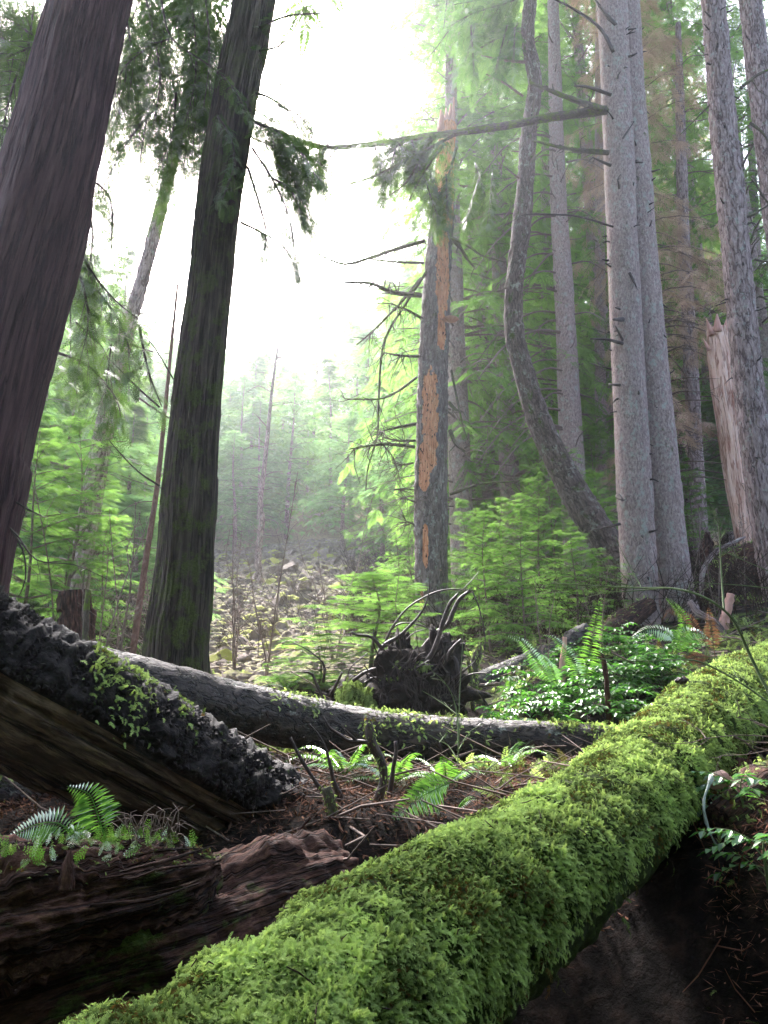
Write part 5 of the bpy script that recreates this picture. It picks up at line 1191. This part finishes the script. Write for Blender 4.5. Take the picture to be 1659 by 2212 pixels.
q = Q(1650, 1650, 4.5); fern_at('shaded fern at the right edge below the mossy log', q[0], q[1], 7, 0.45, 13)
q = Q(228, 1800, 3.15); fern_at('bright fern with a curled-over frond on the rotten log', q[0], q[1], 0, 0.3, 14, dz=0, explicit=[(QQ([(228, 1812), (212, 1765), (192, 1715), (145, 1698)], 3.15), 0.105, 'fern')])
q = Q(165, 1805, 3.05); fern_at('arching fern reaching to the left edge above the rotten log', q[0], q[1], 0, 0.3, 15, explicit=[(QQ([(165, 1810), (125, 1778), (75, 1782), (8, 1815)], 3.05), 0.085, 'fern'), (QQ([(165, 1815), (160, 1795), (185, 1790)], 3.05), 0.06, 'fern')])
q = Q(20, 1860, 3.2); fern_at('fern tip with pale fronds low at the left edge', q[0], q[1], 0, 0.3, 16, explicit=[(QQ([(-30, 1850), (10, 1855), (50, 1868)], 3.1), 0.06, 'fern'), (QQ([(-30, 1835), (0, 1825), (35, 1850)], 3.2), 0.05, 'fern'), (QQ([(-30, 1870), (10, 1868), (45, 1880)], 3.1), 0.05, 'fern')])
for k, (x, y, d, n, L) in enumerate(((1340, 1560, 7.2, 4, 0.4), (1420, 1350, 9.6, 6, 0.6), (620, 1470, 10, 7, 0.5), (1100, 1440, 9.4, 6, 0.5), (1640, 1380, 8.6, 6, 0.5))):
    q = Q(x, y, d); fern_at(('small fern between the leafy shrubs and the mossy log', 'fern in front of the left stem of the twin spruce', 'small fern on the slope left of the root plate', 'fern on the slope just right of the grey log', 'fern on the bank above the far end of the mossy log')[k], q[0], q[1], n, L, 40 + k)
# small herbs on the rotten log
g = Geo(); rs = np.random.RandomState(50); O = []; X = []; Zs = []; Sc = []
for k in range(420):
    i = int(rs.beta(2.2, 1.6) * (len(prt) - 5)); th = rs.rand() * 2 * math.pi; o = math.cos(th) * nrt[i] + math.sin(th) * brt[i]
    if o[2] < 0.75: continue
    O.append(prt[i] + o * rrt[i]); X.append(rs.randn(3) * 0.7 + [0, 0, 0.9]); Zs.append(rs.randn(3) + [0, -1, 0]); Sc.append(rs.uniform(0.03, 0.08))
add_sprays(g, SP_F, O, np.array(X), Zs, Sc, rs.uniform(0.3, 1, len(O))); tag(g.build('tiny_herbs', M['fern'], rot, smooth=False), kind='stuff')
g = Geo()
for k in range(70):
    a = Q(rs.uniform(255, 390), rs.uniform(1795, 1815), 3.25); e = norm(rs.randn(3) + [0, 0, 0.7]); l = rs.uniform(0.04, 0.16)
    V, F, R = tube([a, a + e * l * 0.5 + [0, 0, 0.02], a + e * l + [rs.uniform(-.04, .04), 0, -0.02]], [0.0022, 0.0018, 0.001], 4, 0.03); g.add(V, F, R)
g.build('dead_twigs', M['twig'], rot)

# ------------------------------------------------------------------ LEAFY SHRUBS
def leafy_geo(seed, nl=7, L=0.34, lf=0.075):
    rs = np.random.RandomState(seed); st, le = Geo(), Geo(); B = []; D = []; Ls = []; W = []; Nn = []
    for k in range(nl):
        a = rs.uniform(0, 2 * math.pi); o = np.array([math.cos(a), math.sin(a), 0]); e = rs.uniform(0.3, 1.1); q = np.linspace(0, 1, 5)[:, None]
        h0 = rs.uniform(0.05, 0.25); l = L * rs.uniform(0.7, 1.2)
        path = np.array([0, 0, h0]) + o * l * q * math.cos(e) + np.array([0, 0, 1.0]) * l * (math.sin(e) * q - 0.5 * q ** 2)
        V, F, R = tube(np.vstack([[0, 0, -0.05], path]), [0.005, 0.004, 0.003, 0.0025, 0.002, 0.0015], 4, 0.08, cap=False); st.add(V, F, R)
        sd = np.cross(o, [0, 0, 1.0]); n = rs.randint(5, 8)
        for i in range(n):
            u = 0.2 + 0.75 * i / (n - 1); b = path[0] + (path[min(4, int(u * 4) + 1)] - path[0]) * 1.0; b = np.array([np.interp(u, np.linspace(0, 1, 5), path[:, c]) for c in range(3)])
            for s in (1, -1):
                B.append(b); D.append(sd * s + o * 0.35 + [0, 0, rs.uniform(-0.5, 0.15)]); Ls.append(lf * rs.uniform(0.75, 1.15)); W.append(0.5)
        B.append(path[-1]); D.append(o + [0, 0, -0.4]); Ls.append(lf); W.append(0.5)
    V = kites(B, np.array(D, float), np.array(Ls), np.array(Ls) * 0.52, 0.12); n = len(V)
    d = norm(V[:, 2] - V[:, 0]); fold = np.array([0, 0, 0.10])
    # six-cornered leaves folded along the midrib
    c = V[:, 0] + (V[:, 2] - V[:, 0]) * 0.72; w = (V[:, 1] - V[:, 3]) * 0.5
    H = np.stack([V[:, 0], V[:, 1] + fold * 0.06, c + w * 0.62 + fold * 0.05, V[:, 2], c - w * 0.62 + fold * 0.05, V[:, 3] + fold * 0.06], 1).reshape(-1, 3)
    i = np.arange(n)[:, None] * 6
    le.add(H, [np.concatenate([i + np.array([[0, 1, 2, 3]]), i + np.array([[0, 3, 4, 5]])])], tint=np.repeat(rs.rand(n), 6))
    return st, le
SH = []
for k in range(4):
    t = thing('leafy_shrub', 'x', 'shrub', (0, 0, 0), 'glossy leafy shrubs behind the mossy log'); a, b = leafy_geo(400 + k, 8 + k); a.build('stem', M['green_stem'], t); b.build('leaves', M['leaf'], t, smooth=False); SH.append(t)
usedl = set(); rs = np.random.RandomState(61)
for k in range(40):
    u = k / 40; px = rs.uniform(495, 665); d = rs.uniform(7.7, 10.2)
    if k > 32: px = rs.uniform(600, 690); d = rs.uniform(8.5, 11)
    x = P(px, 660, d)[0]; z = g1(x, d); i = k % 4; lb = 'knee-high shrub with glossy bright green leaflets in the patch behind the mossy log'
    if i not in usedl: usedl.add(i); SH[i].location = (x, d, z); SH[i]['label'] = lb; SH[i].rotation_euler = (0, 0, rs.uniform(0, 6))
    else: copy_thing(SH[i], (x, d, z), rs.uniform(0, 6), rs.uniform(0.8, 1.35), lb)
for px, d, lb in ((470, 7.6, 'leafy shrub with white-glinting leaves right behind the thin end of the fallen log'), (742, 3.9, 'dark glossy shrub low at the right edge'), (758, 3.5, 'lowest glossy shrub at the right edge, above the dark hollow')):
    x = P(px, 800, d)[0]; o = copy_thing(SH[0], (x, d, g1(x, d)), 1.0, 0.8, lb); del o['group']

# ------------------------------------------------------------------ BARE SHRUBS
def stems(label, specs, mat='green_stem', name='bare_shrub', w=1.0, seed=0, tw=4, tl=0.12):
    rs = np.random.RandomState(seed); base = specs[0][0][0]; q0 = Q(base[0], base[1], specs[0][2]); t = thing(name, label, 'shrub', q0)
    for pts, wd, d in specs:
        n = len(pts); q = np.array([Q(x, y, d + 0.12 * math.sin(i)) for i, (x, y) in enumerate(pts)]); r = wd * S * 0.5 / FPX * zc(q[0]) * w; g = Geo()
        V, F, R = tube(q, np.linspace(r, r * 0.4, n), 6, 0.05, cap=False); g.add(V, F, R)
        p, _ = resample(q, np.ones(n), 0.03)
        for k in range(tw):
            i = rs.randint(len(p) // 5, len(p)); v = norm(p[min(i + 1, len(p) - 1)] - p[i - 1]); e = norm(v + rs.randn(3) * 0.6 + [0, 0, 0.2]); l = tl * rs.uniform(0.4, 1.3)
            V, F, R = tube([p[i], p[i] + e * l * 0.5 + rs.randn(3) * 0.01, p[i] + e * l], [r * 0.4, r * 0.35, r * 0.2], 4, l / 3, cap=False); g.add(V, F, R)
        g.build('stem', M[mat], t)
    return t
stems('arching bare green-stemmed shrub hanging over the mossy log at the right', [
    ([(1700, 1560), (1659, 1493), (1621, 1417), (1591, 1352), (1564, 1318), (1514, 1287), (1453, 1271), (1392, 1270), (1331, 1268), (1190, 1260)], 8, 4.6),
    ([(1564, 1318), (1560, 1264), (1556, 1188), (1553, 1120)], 5, 4.6), ([(1700, 1540), (1659, 1516), (1598, 1474), (1518, 1432), (1465, 1425), (1369, 1428), (1228, 1417)], 5, 4.4),
    ([(1385, 1268), (1362, 1226), (1342, 1188)], 3, 4.6), ([(1354, 1264), (1255, 1234), (1190, 1211), (1118, 1188)], 3, 4.6), ([(1430, 1271), (1343, 1278), (1236, 1280)], 3, 4.6),
    ([(1700, 1275), (1598, 1264), (1495, 1258)], 3, 4.6), ([(1598, 1472), (1580, 1440), (1568, 1412)], 2.5, 4.4), ([(1591, 1352), (1640, 1355), (1700, 1360)], 3, 4.6), ([(1700, 1250), (1640, 1225), (1560, 1190)], 3, 4.6)], seed=1)
stems('fine pale twigs reaching in from the right edge over the flank of the mossy log', [
    ([(1700, 1592), (1659, 1591), (1602, 1588), (1526, 1595), (1482, 1606), (1405, 1604)], 3, 3.9), ([(1700, 1615), (1659, 1621), (1613, 1630), (1558, 1632)], 3, 3.9),
    ([(1700, 1590), (1659, 1571), (1624, 1556), (1591, 1550)], 4, 3.9), ([(1700, 1605), (1640, 1603), (1600, 1598)], 2.5, 3.9), ([(1525, 1595), (1510, 1575), (1498, 1568)], 2.5, 3.9), ([(1700, 1740), (1640, 1725), (1590, 1700)], 3, 3.8)], 'twig', seed=2, tw=5)
def A_(x, y): return (756 + 0.293 * x, 1404 + 0.293 * y)
stems('slender green twiggy shrub in front of the right half of the fallen log', [
    ([A_(785, 1010), A_(795, 850), A_(800, 700), A_(822, 500)], 3.5, 5.4), ([A_(780, 790), A_(720, 700), A_(640, 660), A_(540, 600)], 3, 5.4), ([A_(805, 730), A_(850, 650), A_(900, 590), A_(985, 545)], 3, 5.4),
    ([A_(798, 700), A_(792, 500), A_(760, 350), A_(700, 240), A_(600, 150)], 3.5, 5.4), ([A_(780, 470), A_(690, 400), A_(600, 340), A_(530, 300)], 3, 5.4), ([A_(870, 1030), A_(960, 920), A_(1000, 780), A_(1000, 640)], 3, 5.5),
    ([A_(1000, 890), A_(1100, 820), A_(1240, 750), A_(1360, 700)], 3, 5.5), ([A_(660, 680), A_(700, 630), A_(735, 570)], 2.5, 5.4), ([A_(800, 700), A_(810, 300), A_(830, -60), A_(825, -300)], 2.5, 5.6)], seed=3, tw=3, tl=0.1)
rs = np.random.RandomState(71)
BS = []
for k in range(3):
    t = thing('bare_sapling', 'x', 'sapling', (0, 0, 0), 'bare leafless saplings on the slope'); r_ = np.random.RandomState(500 + k)
    for s in range(3):
        g = Geo(); a = r_.uniform(0, 6.28); o = np.array([math.cos(a), math.sin(a), 0]) * r_.uniform(0.1, 0.35); H = r_.uniform(1.8, 3.2); q = np.linspace(0, 1, 6)[:, None]
        p = o * H * q ** 1.3 + np.array([0, 0, 1.0]) * H * q + r_.randn(6, 3) * 0.05 * q + np.array([0, 0, -0.1]); V, F, R = tube(p, np.linspace(0.016, 0.004, 6), 5, 0.2, cap=False); g.add(V, F, R)
        for w in range(16):
            u = r_.uniform(0.2, 0.98); b = np.array([np.interp(u, q[:, 0], p[:, c]) for c in range(3)]); e = norm(np.append(r_.randn(2), r_.uniform(0.1, 1.2))); l = r_.uniform(0.2, 0.8) * (1.2 - u)
            V, F, R = tube([b, b + e * l * 0.5 + r_.randn(3) * 0.04, b + e * l + [0, 0, 0.06]], [0.006, 0.004, 0.002], 4, l / 3, cap=False); g.add(V, F, R)
        g.build('stem', M['twig'], t)
    BS.append(t)
usedb = set()
for n, (px, d, sc) in enumerate(((236, 13, 1.0), (268, 12, 0.9), (335, 13, 0.9), (120, 11, 1.0), (100, 10, 0.9), (142, 12, 1.0), (150, 15, 1.0), (60, 12, 1.1), (405, 22, 1.2), (545, 9.6, 0.5), (600, 10, 0.5), (690, 12.5, 0.6), (720, 12, 0.7), (705, 17, 1.0), (395, 10, 0.6), (750, 14, 0.7))):
    x = P(px, 640, d)[0]; z = g1(x, d); k = n % 3; lb = 'thin leafless sapling with a few upright grey stems on the slope'
    if k not in usedb: usedb.add(k); BS[k].location = (x, d, z); BS[k]['label'] = lb
    else: copy_thing(BS[k], (x, d, z), rs.uniform(0, 6), sc, lb)

# ------------------------------------------------------------------ BOULDERS
RK = []
for k in range(6):
    t = Geo(); V, F = blob(np.zeros(3), 0.5, 0.4, 0.3, 60 + k * 3, 0.55, 16, 3)
    rs_ = np.random.RandomState(600 + k)
    for c in range(7):                       # cut facets
        nrm = norm(rs_.randn(3)); dd = rs_.uniform(0.22, 0.36); dist_ = V @ nrm - dd * 0.8; V = V - np.clip(dist_, 0, None)[:, None] * nrm * 0.97
    t.add(V, F); o = t.build('boulder', M['rock'], smooth=False); tag(o, 'angular grey boulder with a yellow-green moss cap on the open slope', 'boulder', 'mossy boulders of the open slope'); RK.append(o)
rs = np.random.RandomState(81); usedr = set()
for k in range(300):
    d = 13.5 + 26 * rs.rand() ** 0.8; px = rs.uniform(205, 425) if d > 18 else rs.uniform(215, 380)
    x = P(px, 620, d)[0]; z = g1(x, d); s = rs.uniform(0.3, 0.9) * (0.4 + d / 45) * (1.0 if rs.rand() < 0.9 else 1.3); i = k % 6
    e = (rs.uniform(-.5, .5), rs.uniform(-.5, .5), rs.uniform(0, 6)); s3 = (s * rs.uniform(0.8, 1.3), s * rs.uniform(0.8, 1.2), s * rs.uniform(0.7, 1.2))
    if i not in usedr: usedr.add(i); o = RK[i]; o.location = (x, d, z + s * 0.05); o.rotation_euler = e; o.scale = s3
    else: o = copy_thing(RK[i], (x, d, z + s * 0.05), e[2], s3); o.rotation_euler = e
g = Geo(); base = [blob(np.zeros(3), 0.5, 0.42, 0.3, 90 + k, 0.6, 5, 3) for k in range(4)]
for k in range(9000):
    d = 10 + 32 * rs.rand() ** 0.9; px = rs.uniform(195, 430); x = P(px, 620, d)[0]; s = rs.uniform(0.1, 0.42) * (0.5 + d / 40); V, F = base[k % 4]
    a = rs.uniform(0, 6.3); c_, s_ = math.cos(a), math.sin(a); V = V @ np.array([[c_, s_, 0], [-s_, c_, 0], [0, 0, 1]]) * s
    if k == 0: XY = []; VV = []; FF = []; n0 = 0
    XY.append((x, d)); VV.append(V); FF.append(F[0] + n0); n0 += len(V)
XY = np.array(XY); zz = G(XY[:, 0], XY[:, 1])
VV = np.concatenate([V + [XY[i, 0], XY[i, 1], zz[i]] for i, V in enumerate(VV)])
o = Geo().add(VV, [np.concatenate(FF)]).build('small_rubble', M['rock'], smooth=False); tag(o, 'small broken stones filling the open slope between the boulders', 'rubble', kind='stuff')

# ------------------------------------------------------------------ GROUND COVER
rs = np.random.RandomState(91)
def scatter(n, ylo, yhi, pxlo, pxhi, p=1.0):
    d = ylo + (yhi - ylo) * rs.rand(n) ** p; px = rs.uniform(pxlo, pxhi, n); x = (px - 384) / FPX * d * 1.02; return np.stack([x, d, G(x, d)], -1)
g = Geo(); n = 100000; B = np.vstack([scatter(60000, 2.4, 22, -60, 830, 1.15), scatter(40000, 3.6, 7.5, -40, 620)]); B = B[(B[:, 1] > 4.6) | ((rs.rand(n) < 0.5) & (B[:, 1] > 3.9))]; n = len(B); D = rs.randn(n, 3) * [1, 1, 0.35]
V = kites(B + [0, 0, 0.012] + rs.rand(n, 1) * [0, 0, 0.03], D, rs.uniform(0.02, 0.08, n), rs.uniform(0.002, 0.016, n)); g.add(V.reshape(-1, 3), np.arange(n * 4).reshape(-1, 4), tint=np.repeat(rs.rand(n), 4))
tag(g.build('leaf_litter', M['litter'], smooth=False), 'brown needles, bark bits and dead leaves littering the forest floor', 'litter', kind='stuff')
g = Geo(); B = np.vstack([scatter(1500, 4.2, 24, -60, 830), scatter(260, 4.2, 7.5, 150, 620)])
for b in B:
    a = rs.uniform(0, 6.28); l = rs.uniform(0.12, 0.8); v = np.array([math.cos(a), math.sin(a), rs.uniform(-0.1, 0.45)]) * l; r = rs.uniform(0.002, 0.009) * (1 + (b[1] > 9) * 0.6)
    V, F, R = tube([b, b + v * 0.5 + rs.randn(3) * 0.05 * l, b + v], [r, r * 0.8, r * 0.5], 4, l / 3, cap=False); g.add(V, F, R)
tag(g.build('fallen_twigs', M['twig']), 'fallen twigs and thin dead sticks strewn over the forest floor', 'twigs', kind='stuff')
g = Geo(); n = 15000; B = scatter(n, 4.5, 26, 440, 800); keep = fbm(B * [0.9, 0.9, 0.4], 3) > 0.5; B = B[keep]; n = len(B)
add_sprays(g, SP_M, B, rs.randn(n, 3) * [1, 1, 0.2] + [0, 0, 0.45], rs.randn(n, 3) * 0.3 + [0, 0, 1], rs.uniform(0.06, 0.2, n), rs.rand(n))
B = scatter(6000, 5, 14, -60, 300); keep = fbm(B * [1.1, 1.1, 0.4], 3) > 0.5; B = B[keep]; n = len(B)
add_sprays(g, SP_M, B, rs.randn(n, 3) * [1, 1, 0.2] + [0, 0, 0.45], rs.randn(n, 3) * 0.3 + [0, 0, 1], rs.uniform(0.06, 0.18, n), rs.rand(n))
tag(g.build('ground_moss', M['moss'], smooth=False), 'loose green moss and small herbs carpeting patches of the forest floor', 'moss', kind='stuff')
g = Geo(); B = np.vstack([scatter(1300, 15, 34, 350, 440), scatter(60, 14, 30, 210, 330), scatter(1300, 12, 24, 440, 780), scatter(900, 12, 24, -40, 180)])
for b in B:
    h = rs.uniform(0.4, 1.5); v = norm(rs.randn(3) * [0.45, 0.45, 0.1] + [0, 0, 1]) * h; m = b + v * 0.5 + rs.randn(3) * 0.06; r = 0.006 + b[1] * 0.0002
    V, F, R = tube([b, m, b + v + [v[0] * 0.4, v[1] * 0.4, -0.1 * h]], [r, r * 0.7, r * 0.4], 3, h / 3, cap=False); g.add(V, F, R)
    for w in range(3):
        e = norm(rs.randn(3) + [0, 0, 0.5]) * h * 0.35; V, F, R = tube([m, m + e], [r * 0.6, r * 0.3], 3, h, cap=False); g.add(V, F, R)
tag(g.build('bare_brush', M['bare_wood']), 'leafless pinkish-brown brush covering the lower slope', 'brush', kind='stuff')
# debris bank at the right edge under the mossy log
def QB(x, y, d): return P(x, y, d)
t = simple_log('lichen_branch', 'short upright branch crusted with pale lichen, below the mossy log at the right', [P(712, 778, 3.9), P(704, 800, 3.8), P(706, 822, 3.75), P(716, 846, 3.7)], [0.016, 0.02, 0.02, 0.014], 'lichen_bark', 'bark', 0, 110, lump=0.015)
simple_log('wood_chunk', 'broken chunk of reddish wood tucked under the mossy log at the right', [P(705, 786, 4.1), P(722, 782, 4.15), P(735, 788, 4.2)], [0.03, 0.055, 0.03], 'pink_wood', 'strip', 0, 111, lump=0.03)
simple_log('pale_stick', 'pale barkless stick at the right edge beside the shadowed stump', [P(800, 772, 4.2), P(770, 786, 4.1), P(750, 800, 4.05)], [0.02, 0.02, 0.015], 'fir_bark', 'bark', 0, 112, lump=0.01)
rs = np.random.RandomState(120); n = 5200; d = rs.uniform(3.15, 4.9, n); px = rs.uniform(672, 860, n); x = (px - 384) / FPX * d * 1.02; B = np.stack([x, d, G(x, d)], -1)
D = rs.randn(n, 3) * [1, 1, 0.45]; V = kites(B + rs.rand(n, 1) * [0, 0, 0.05], D, rs.uniform(0.02, 0.08, n), rs.uniform(0.0015, 0.008, n))
g = Geo(); g.add(V.reshape(-1, 3), np.arange(n * 4).reshape(-1, 4), tint=np.repeat(rs.uniform(0.2, 1, n), 4))
for k in range(150):
    i = rs.randint(n); b = B[i]; e = norm(rs.randn(3) * [1, 1, 0.5] + [0, 0, 0.3]); l = rs.uniform(0.06, 0.35); m = b + e * l * 0.5 + rs.randn(3) * 0.03
    V, F, R = tube([b, m, b + e * l], [0.003, 0.003, 0.0015], 4, l / 3, cap=False); g.add(V, F, R, 0.4)
tag(g.build('needle_bank', M['needles'], smooth=False), 'rusty needles and fine roots on the bank at the right under the mossy log', 'litter', kind='stuff')
g = Geo(); n = 420; k = rs.randint(0, len(B), n); k = k[fbm(B[k] * 4, 2) > 0.48]; n = len(k)
add_sprays(g, moss_proto(101), B[k], rs.randn(n, 3) * [1, 1, 0.3] + [0, -0.4, 0.5], rs.randn(n, 3) * 0.3 + [0, 0, 1], rs.uniform(0.03, 0.07, n), rs.uniform(0.1, 0.7, n), 0.4)
tag(g.build('bank_moss', M['moss'], smooth=False), 'sparse moss tufts on the needle-strewn bank at the right', 'moss', kind='stuff')
# pine cone on the moss
i = int(np.argmin(np.abs(pM[:, 0] / np.array([zc(q) for q in pM]) * FPX + 384 - 700))); b = pM[i] + np.array([-0.09, -0.02, rM[i] + 0.03])
g = Geo()
V, F, R = tube([b + [-0.045, 0, 0], b + [-0.02, 0, 0], b + [0.02, 0, 0.004], b + [0.045, 0, 0.004]], [0.006, 0.02, 0.022, 0.008], 14, 0.004, lambda rest, TH, SS, RR: RR * 0.35 * np.sin(TH * 5 + SS * 140)); g.add(V, F, R)
tag(g.build('fir_cone', M['root_bark'], loc=b), 'small dark cone lying on the crest of the mossy log', 'cone')

# ------------------------------------------------------------------ unseen trees added behind and beside the viewer to block sky fill
for k, (x, y, sc, rz) in enumerate(((-7, -3, 0.8, 0.1), (6, -5, 0.85, 1.2), (-1.5, -7, 0.9, 2.0), (11, 1, 0.8, 3.0), (-11, 3, 0.8, 4.0), (3, -11, 1, 5.0), (-8, -11, 1, 0.7), (14, -8, 1, 1.9), (9.5, 6.5, 0.75, 2.6))):
    copy_thing(T_[k % 2], (x, y, g1(x, y)), rz, sc, 'added hemlock behind the viewpoint, unseen, blocking sky light', 'added hemlocks blocking sky light')

rs = np.random.RandomState(99)
for k in range(26):  # low ring of conifers added as a wall against camera-side sky fill
    a = math.radians(rs.uniform(172, 368)); r = rs.uniform(4.6, 9); x, y = r * math.cos(a), r * math.sin(a) * 0.9 - 0.5
    copy_thing(F_[k % 4], (x, y, g1(x, y) - 0.4), rs.uniform(0, 6), (1.1, 1.1, rs.uniform(0.6, 1.0)), 'added bushy young conifer behind the viewpoint, unseen, blocking sky light', 'added young conifers blocking sky light')

# ------------------------------------------------------------------ haze
hz = bpy.data.meshes.new('haze'); x0, x1, y0, y1, z0, z1 = -520, 520, -75, 345, -40, 190
gz = np.array([v.co.z for v in ground.data.vertices]); gx = np.array([v.co.x for v in ground.data.vertices])
z0 = float(gz.min()) - 1.0; z1 = float(gz.max()) + 30; x0 = float(gx.min()) - 1; x1 = float(gx.max()) + 1
hz.from_pydata([(x, y, z) for x in (x0, x1) for y in (y0, y1) for z in (z0, z1)], [], [(0, 1, 3, 2), (4, 6, 7, 5), (0, 4, 5, 1), (2, 3, 7, 6), (0, 2, 6, 4), (1, 5, 7, 3)])
ho = bpy.data.objects.new('haze', hz); COL.objects.link(ho); tag(ho, 'thin bright mist in the air', 'haze', kind='stuff')
m = bpy.data.materials.new('haze'); m.use_nodes = True; m.node_tree.nodes.clear()
pv = m.node_tree.nodes.new('ShaderNodeVolumePrincipled'); pv.inputs['Color'].default_value = (0.88, 0.90, 1.0, 1); pv.inputs['Density'].default_value = HAZE_DENSITY; pv.inputs['Anisotropy'].default_value = 0.75
mo = m.node_tree.nodes.new('ShaderNodeOutputMaterial'); m.node_tree.links.new(pv.outputs[0], mo.inputs['Volume']); hz.materials.append(m)

for o in bpy.data.objects:
    if '_loc' in o: del o['_loc']
